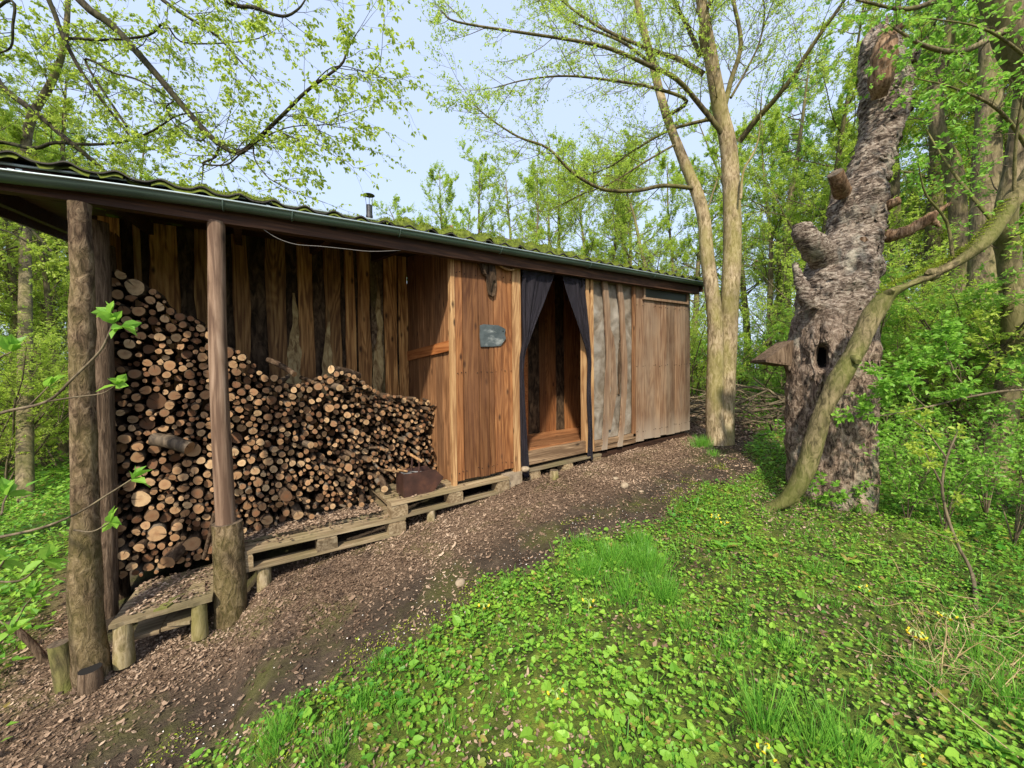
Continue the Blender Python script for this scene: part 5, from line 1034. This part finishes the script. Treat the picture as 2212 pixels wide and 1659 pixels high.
for q, (u_, v_, hh_) in enumerate(((1960, 1130, .5), (2040, 1150, .6), (2130, 1120, .7), (2190, 1180, .7), (2180, 1020, .9), (2080, 1040, .8), (1990, 1050, .5), (2230, 1100, .9), (2000, 960, .8), (1940, 1010, .55))):
    g0 = GP(u_, v_); st = []
    for a in range(6):
        an = R_.uniform(0, 6.28); dx = U([math.cos(an), math.sin(an), 0])*.3*hh_; st.append(([g0, g0+dx*.4+[0, 0, hh_*.5], g0+dx+[0, 0, hh_*R_.uniform(.7, 1.1)]], .005, .002))
    spray('undergrowth_bush', 'light green undergrowth bush on the slope right of the dead trunk', st, opt(leaf=.04, nodes=3, per=2, kids=(0, 3)), m_lf_g, n_=5, L_=.22)['group'] = 'undergrowth bushes on the right slope'
for q, (u_, v_) in enumerate(((1770, 1085), (1830, 1085), (1868, 1075))):
    g0 = GP(u_, v_+18); st = []
    for a in range(3): dx = U([R_.uniform(-.15, .15), R_.uniform(-.1, .05), 0]); st.append(([g0, g0+dx*.5+[0, 0, .08], g0+dx+[0, 0, R_.uniform(.12, .3)]], .003, .0015))
    spray('seedling', 'fresh green seedling sprouting at the foot of the dead trunk', st, opt(leaf=.05, nodes=3, per=4), m_lf_g, n_=3, L_=.08, lev=0, cat='plant')['group'] = 'seedlings at the foot of the dead trunk'
# dead brushwood heap behind the trees
br_ = MB()
for q in range(120):
    x, y = polar(R_.uniform(1480, 1740), R_.uniform(7.0, 9.2)); z_ = G(x, y)[0]+R_.uniform(.0, 1)**1.6*.55; an = R_.gauss(0, .5); dr_ = unit([vr[0]*math.cos(an)-vr[1]*math.sin(an), vr[1]*math.cos(an)+vr[0]*math.sin(an), R_.gauss(0, .16)]); L_ = R_.uniform(.5, 1.5)
    a = U([x, y, z_]); tube(br_, smooth_path([a-dr_*L_/2, a+rng.normal(0, .06, 3), a+dr_*L_/2+rng.normal(0, .12, 3)], 3), R_.uniform(.004, .018), 5)
tag(br_.build('brushwood', m_twig), 'stacked dead brushwood heap between the twin stems and dead trunk', 'brushwood', kind='stuff')
for q in range(14):
    u_, v_ = R_.uniform(1900, 2190), R_.uniform(1130, 1500); a = GP(u_, v_)+[0, 0, .05]; an = R_.uniform(0, 3.14); d_ = U([math.cos(an), math.sin(an), R_.uniform(-.05, .25)])*R_.uniform(.12, .35)
    mb = MB(); tube(mb, smooth_path([a-d_, a-d_*.4+rng.normal(0, .02, 3), a+[0, 0, R_.uniform(0, .06)], a+d_*.6+rng.normal(0, .02, 3), a+d_], 4), R_.uniform(.001, .0028), 5); tag(mb.build('dry_twig', m_dry), 'dry pale twig lying over the green slope on the right', 'twig', 'dry twigs on the right slope')

# ------------------------------------------------------------------ ground cover
def near_pts(n, umin=-150, umax=2400, vmin=900, vmax=1900, dmax=9):
    """random ground points spread over the part of the floor that is seen"""
    a = rng.uniform(-52, 56, n*3); d = np.sqrt(rng.uniform(.6**2, dmax**2, n*3)) if dmax < 4 else rng.uniform(.7, dmax, n*3)**1.0
    hd_ = HD-np.radians(a); x = d*np.cos(hd_); y = d*np.sin(hd_); return x[:n], y[:n]
def gscatter(mb, T, TF, x, y, size, tiltz, m=0, lift=.01, c=None, wid=1.0, flat=.25):
    n_ = len(x); z_ = G(x, y)+lift; a = rng.uniform(0, 6.283, n_); D = np.stack([np.cos(a), np.sin(a), rng.normal(tiltz, flat, n_)], 1)
    scatter(mb, T, TF, np.stack([x, y, z_], 1), D, size, rng.normal(0, flat, n_), m, c, wid)
# dead leaves
def rect(n, x0, x1, y0, y1): return rng.uniform(x0, x1, n), rng.uniform(y0, y1, n)
CUP = U([[0, 0, .1], [.35, .3, .22], [.7, .25, .05], [1, 0, .2], [.65, -.28, .18], [.3, -.26, .02]]); CUPF = [np.array([[0, 5, 4, 3, 2, 1]])]
CURL = U([[0, -.2, .1], [0, .2, .3], [.5, .28, .12], [1, .15, .35], [1, -.15, .1], [.5, -.2, -.05]])
x, y = rect(230000, -3.5, 7.5, .2, 4.2); g, s_ = masks(x, y); k = rng.random(len(x)) < np.clip(1.0-.75*s_-.9*g+.25*g*sst(.0, -.35, fb2(x, y, 1.6, 51)), 0.03, 1)*np.where(y < .9, .6, 1)
k &= ~((y > 3.35) & (x > -.9) & (x < 5.6)); x, y = x[k], y[k]; mb = MB(); h_ = len(x)//2; sz = rng.uniform(.008, .024, len(x))*np.where(rng.random(len(x)) < .10, 1.8, 1); lc = rng.random((len(x), 3)); lc[:, 0] = np.clip(lc[:, 0]*.75+.12+.6*fb2(x, y, 2.2, 66), 0, 1)
gscatter(mb, CUP, CUPF, x[:h_], y[:h_], sz[:h_], .0, lift=.004, flat=.3, wid=.8, c=lc[:h_]); gscatter(mb, CURL, CUPF, x[h_:], y[h_:], sz[h_:], .05, lift=.006, flat=.4, wid=.7, c=lc[h_:])
x, y = rect(30000, 5.5, 13, -3, 9); gscatter(mb, CUP, CUPF, x, y, rng.uniform(.03, .06, len(x)), .0, lift=.01, flat=.4)
x, y = rect(9000, -.1, 2.1, 3.12, 3.55); z_ = np.where(x < .93, .43, .553); n_ = len(x); a = rng.uniform(0, 6.28, n_)   # litter on the pallets' lower boards
k = (np.abs((x-.4)) < .52) & (y > 3.3) | (rng.random(n_) < .04); x, y, a = x[k], y[k], a[k]; z_ = z_[k]
scatter(mb, CUP, CUPF, np.stack([x, y, z_+.005], 1), np.stack([np.cos(a), np.sin(a), rng.normal(0, .2, len(x))], 1), rng.uniform(.012, .035, len(x)))
x, y = rect(700, -.62, -.25, 3.05, 3.5); a = rng.uniform(0, 6.28, len(x)); scatter(mb, CUP, CUPF, np.stack([x, y, np.full(len(x), .232)], 1), np.stack([np.cos(a), np.sin(a), rng.normal(0, .2, len(x))], 1), rng.uniform(.012, .03, len(x)))
tag(mb.build('leaf_litter', m_litter), 'brown dead leaves and bark bits littering the path', 'leaf litter', kind='stuff')
x, y = rect(9000, -2, 5, .4, 3); g, s_ = masks(x, y); d_ = dist_edge(x, y); k = (rng.random(len(x)) < np.exp(-(d_/.35)**2)*.35*(1-.5*g)); mb = MB(); gscatter(mb, DIA*[1, 1.4, 1], DIAF, x[k], y[k], rng.uniform(.006, .011, k.sum()), 0, lift=.008)
tag(mb.build('fallen_petals', m_petal), 'tiny white fallen petals scattered on the dark soil', 'petals', kind='stuff')
# broad green leaves
mb = MB()
x, y = rect(95000, -.5, 7, -1.2, 3.2); g, s_ = masks(x, y); cl = fb2(x, y, 1.6, 51); dst = np.hypot(x, y)
k = (rng.random(len(x)) < g*np.clip(.66+1.5*cl, .04, 1)) & (dst > .5); x, y, dst = x[k], y[k], dst[k]; n_ = len(x)
sz = np.exp(rng.normal(-4.05, .38, n_))*np.where(rng.random(n_) < .07, 1.7, 1)*np.interp(dst, [1.3, 3.5], [1.0, .75]); c = rng.random((n_, 3)); c[:, 0] = np.clip(c[:, 0]*.8+.1+.9*fb2(x, y, 1.1, 52), 0, 1)
gscatter(mb, HEART, HEARTF, x, y, sz, .12, lift=rng.uniform(.008, .05, n_), c=c, flat=.28)
x, y = rect(130000, -.5, 9, -1.5, 4.5); g, s_ = masks(x, y); k = rng.random(len(x)) < g*np.clip(.62+1.0*fb2(x, y, 2.5, 53), .05, 1)*.85; x, y = x[k], y[k]
gscatter(mb, LEAF, LEAFF, x, y, rng.uniform(.012, .028, len(x)), .15, lift=rng.uniform(.004, .03, len(x)), flat=.35, wid=1.3)
tag(mb.build('violet_leaves', m_gc), 'carpet of small heart shaped green leaves over the ground', 'ground cover', kind='stuff')
mb = MB()
def region(n, *r): x, y = rect(n, *r); g, _ = masks(x, y); k = (rng.random(n) < g) & ~under(x, y, .1); return x[k], y[k]
x, y = region(70000, 4.5, 16, -6, 12); gscatter(mb, LEAF[[0, 1, 3, 5]], [np.array([[0, 3, 2, 1]])], x, y, rng.uniform(.03, .07, len(x)), .2, lift=rng.uniform(.01, .12, len(x)), flat=.4, wid=1.3)
x, y = region(60000, -8, -.9, 1.5, 12); gscatter(mb, LEAF[[0, 1, 3, 5]], [np.array([[0, 3, 2, 1]])], x, y, rng.uniform(.03, .07, len(x)), .2, lift=rng.uniform(.01, .14, len(x)), flat=.4, wid=1.3)
x, y = region(30000, -30, 40, 8, 45); gscatter(mb, LEAF[[0, 1, 3, 5]], [np.array([[0, 3, 2, 1]])], x, y, rng.uniform(.1, .25, len(x)), .2, lift=rng.uniform(.01, .3, len(x)), flat=.4, wid=1.2)
tag(mb.build('woodland_herbs', m_gc), 'low green herbs covering the woodland floor', 'ground cover', kind='stuff')
# grass
mb = MB()
def tuft(x0, y0, n, rad, h, m=0, spread=.5):
    a = rng.uniform(0, 6.283, n); r_ = rad*np.abs(rng.normal(0, .6, n)); x = x0+r_*np.cos(a); y = y0+r_*np.sin(a); b = a+rng.normal(0, .7, n)
    D = np.stack([np.cos(b)*spread*(.2+1.1*rng.random(n)), np.sin(b)*spread*(.2+1.1*rng.random(n)), np.ones(n)], 1); scatter(mb, BLADE*[1, 1, 1], BLADEF, np.stack([x, y, G(x, y)-.005], 1), D, rng.uniform(.4, 1.15, n)*h*np.clip(1.15-.4*r_/rad, .4, 1.2), rng.uniform(0, 6, n), m, wid=rng.uniform(.5, 1.1, n)*.07/h)
for u_, v_, n_, rad, h in ((1270, 1240, 900, .2, .10), (1320, 1215, 1100, .2, .12), (1395, 1225, 1200, .2, .13), (1350, 1290, 500, .2, .11), (1385, 1185, 400, .1, .12), (1430, 1290, 260, .1, .15), (1440, 1300, 160, .06, .16), (1250, 1180, 300, .15, .09), (600, 1610, 500, .14, .09), (780, 1530, 350, .1, .07), (720, 1640, 300, .12, .09), (820, 1440, 260, .08, .06), (1515, 965, 500, .16, .16), (1540, 985, 200, .1, .1),
                            (1580, 1400, 160, .14, .10), (1650, 1580, 140, .08, .22), (1700, 1420, 200, .15, .10), (1830, 1640, 200, .12, .2), (1750, 1620, 120, .1, .2), (2100, 1420, 200, .2, .15), (2180, 1520, 250, .2, .14), (1480, 1360, 180, .16, .09), (1140, 1300, 120, .1, .06), (1090, 1280, 120, .08, .06), (860, 1560, 120, .1, .07), (1760, 1240, 120, .12, .09), (2000, 1480, 160, .15, .13)):
    p = GP(u_, v_); tuft(p[0], p[1], n_, rad, h)
for q in range(1900):
    x, y = R_.uniform(.3, 7), R_.uniform(-1.2, 2.8); g, _ = masks([x], [y])
    if g[0] > .5: tuft(x, y, R_.randint(5, 22), R_.uniform(.02, .08), R_.uniform(.05, .12))
for q in range(150): x, y = R_.uniform(-7, -1.2), R_.uniform(2.6, 9); tuft(x, y, 14, .1, .16)
tag(mb.build('grass', m_grass), 'fresh green grass tufts growing through the ground cover', 'grass', kind='stuff')
mb = MB()
for q in range(60):
    p = GP(R_.uniform(1980, 2212), R_.uniform(1330, 1520)); tuft(p[0], p[1], 6, .06, R_.uniform(.1, .2), spread=1.6)
tag(mb.build('dry_grass', m_dry), 'dry straw coloured grass on the right slope', 'dry grass', kind='stuff')
# moss patches at the path edge
mb = MB(); x, y = rect(120000, -.5, 5.5, .2, 3); d_ = dist_edge(x, y); k = (d_ < .28) & (fb2(x, y, 2.2, 57)+.15*fb2(x, y, 9, 58) > .05) & (rng.random(len(x)) < .8); x, y = x[k], y[k]
x2, y2 = rect(30000, .5, 4, -.5, 2.6); g, _ = masks(x2, y2); k = (fb2(x2, y2, 2.8, 59) > .22) & (g > .3); x = np.concatenate([x, x2[k]]); y = np.concatenate([y, y2[k]])
gscatter(mb, DIA*[1, .7, 1], DIAF, x, y, rng.uniform(.006, .016, len(x)), .6, lift=.004, flat=.4); tag(mb.build('ground_moss', m_moss), 'yellow green moss cushions along the path edge', 'moss', kind='stuff')

# cowslips, rosettes
def rosette(mb, p, n, L_, m=0):
    a = np.arange(n)*2*np.pi/n+rng.normal(0, .3, n); D = np.stack([np.cos(a), np.sin(a), rng.uniform(.25, .8, n)], 1); scatter(mb, LEAF*[1, .8, 1], LEAFF, np.repeat(p[None], n, 0), D, rng.uniform(.7, 1.1, n)*L_, None, m)
COW = [(1975, 1440, .17, 10, 'tall cowslip with a full yellow flower head on the right slope'), (2046, 1375, .12, 5, 'small yellow cowslip just behind the tall one on the right slope'), (1655, 1670, .10, 4, 'yellow cowslip flower at the bottom edge right of centre'), (1545, 1145, .12, 5, 'yellow cowslip by the foot of the leaning stem'),
       (1566, 1150, .09, 4, 'pale yellow cowslip just right of its neighbour by the leaning stem'), (1273, 1335, .10, 3, 'small pale cowslip beside the bright grass tuft'), (1044, 1335, .08, 3, 'tiny pale cowslip near the edge of the bare soil'), (1202, 1525, .07, 3, 'single pale cowslip bell low among heart shaped leaves'), (1981, 1672, .07, 3, 'yellow cowslip tip at the bottom right edge'), (1868, 1285, .06, 3, 'orange yellow cowslip lying low in the right green slope')]
for u_, v_, h, nb, lab in COW:
    p = GP(u_, v_); e = empty('cowslip', lab, 'flower', loc=tuple(p)); mb = MB(); top = p+U([R_.uniform(-.01, .01), 0, h]); tube(mb, smooth_path([p, p+[0, .005, h*.5], top], 3), .0022, 5); mb.build('stem', m_sep, e)
    mb = MB(); rosette(mb, p+[0, 0, .005], 7, .06 if h < .15 else .09); mb.build('leaves', m_gc, e)
    for q in range(nb):
        mp, ms = MB(), MB()
        a = q*6.283/nb+R_.uniform(-.3, .3); r_ = R_.uniform(.008, .02); t_ = top+U([r_*math.cos(a), r_*math.sin(a), R_.uniform(-.012, .008)]); e_ = t_+U([.012*math.cos(a), .012*math.sin(a), -.012])
        tube(ms, [top-[0, 0, .005], t_], .0012, 4); tube(ms, [t_, (t_+e_)/2, e_], [.002, .0045, .004], 6); tube(mp, [e_, e_+U([.005*math.cos(a), .005*math.sin(a), -.004])], [.003, .009], 7, cap=True)
        cx = ms.build('flower', m_sep, e); mp.build('petals', m_yel, cx)
for u_, v_, L_, lab in ((1562, 1188, .11, 'big upright leaf rosette near the leaning stem foot'), (1830, 1215, .09, 'broad leaf rosette on the slope below the dead trunk'), (2150, 1625, .09, 'large round leafed plant in the bottom right corner'), (1500, 1600, .06, 'broad leaved plant near the bottom centre')):
    p = GP(u_, v_); mb = MB(); rosette(mb, p+[0, 0, .005], 9, L_); tag(mb.build('leaf_rosette', m_gc, origin=p), lab, 'plant')
# stones
def stone(p, r_, sq, label, cat='stone', mt=m_stone):
    k, n_ = 14, 8; V = []
    for i_ in range(n_+1):
        ph = math.pi*i_/n_
        for j_ in range(k): V.append([math.sin(ph)*math.cos(j_*6.283/k), math.sin(ph)*math.sin(j_*6.283/k), math.cos(ph)])
    V = U(V); V = V*(1+.25*fbm(V*1.6+U(p)*5, 3, 3))[:, None]*U([r_, r_*.8, r_*sq]); i = np.arange(n_)[:, None]*k; j = np.arange(k)[None]; mb = MB()
    mb.add(V+U(p)+[0, 0, r_*sq*.4], np.stack([i+j, i+k+j, i+k+(j+1) % k, i+(j+1) % k], -1).reshape(-1, 4), 0, (.5,)*3, True); tag(mb.build('stone', mt, origin=U(p)), label, cat)
stone(GP(1349, 1052), .045, .7, 'tan fist sized stone lying on the path before the canvas wall'); stone(GP(1330, 1035), .035, .5, 'dull flat stone just behind the tan one on the path')
stone(GP(995, 1262), .035, .7, 'small pinkish stone in the dark soil at the green edge'); stone(GP(1385, 1062), .03, .3, 'flat light bark chip on the path right of the tan stone', 'bark chip')
stone(PY(1135, 1016, 3.08), .05, .6, 'brown stone wedged at the corner of the pallet by the doorway')
stone(PY(232, 1470, 3.0), .03, .6, 'small dark stone at the foot of the tree post')
mb = MB(); p = PD(1867, 1055, 3.85); box(mb, p[0]-.03, p[0]+.03, p[1]-.03, p[1]+.03, p[2]-.12, p[2]+.06)
t = NT('blue_plastic', .4); t.col((.02, .08, .3)); tube(mb, [p+[0, 0, .06], p+[0, 0, .085]], .016, 10, cap=True); tag(mb.build('blue_container', t.m), 'blue plastic bit showing behind the right foot of the dead trunk', 'container')
ORD = ['leftmost', 'second', 'third', 'fourth', 'fifth', 'sixth', 'seventh', 'eighth', 'ninth', 'tenth', 'eleventh', 'twelfth', 'thirteenth', 'fourteenth', 'fifteenth', 'sixteenth', 'seventeenth', 'eighteenth', 'nineteenth', 'twentieth', 'twenty-first', 'twenty-second', 'twenty-third', 'twenty-fourth', 'twenty-fifth', 'twenty-sixth', 'twenty-seventh', 'twenty-eighth', 'twenty-ninth']
labs = {}
from collections import defaultdict
gr = defaultdict(list)
for o in sc.objects:
    if o.parent is None and o.get('label') and o.get('category') in ('tree', 'shrub', 'plant', 'twig', 'log'): gr[o['label']].append(o)
def ucol(o): q = U(o.location)-CAM; return (q@vr)/max(q@vd, .05)
for lb, os_ in gr.items():
    if len(os_) < 2 or len(os_) > 29: continue
    for q, o in enumerate(sorted(os_, key=ucol)): o['label'] = lb+', '+(ORD[q] if q == 0 else ORD[q]+' from the left' if q < len(os_)-1 else 'rightmost')
for o in list(bpy.data.objects):
    if o.type == 'MESH' and o.users_collection == (): bpy.data.objects.remove(o)
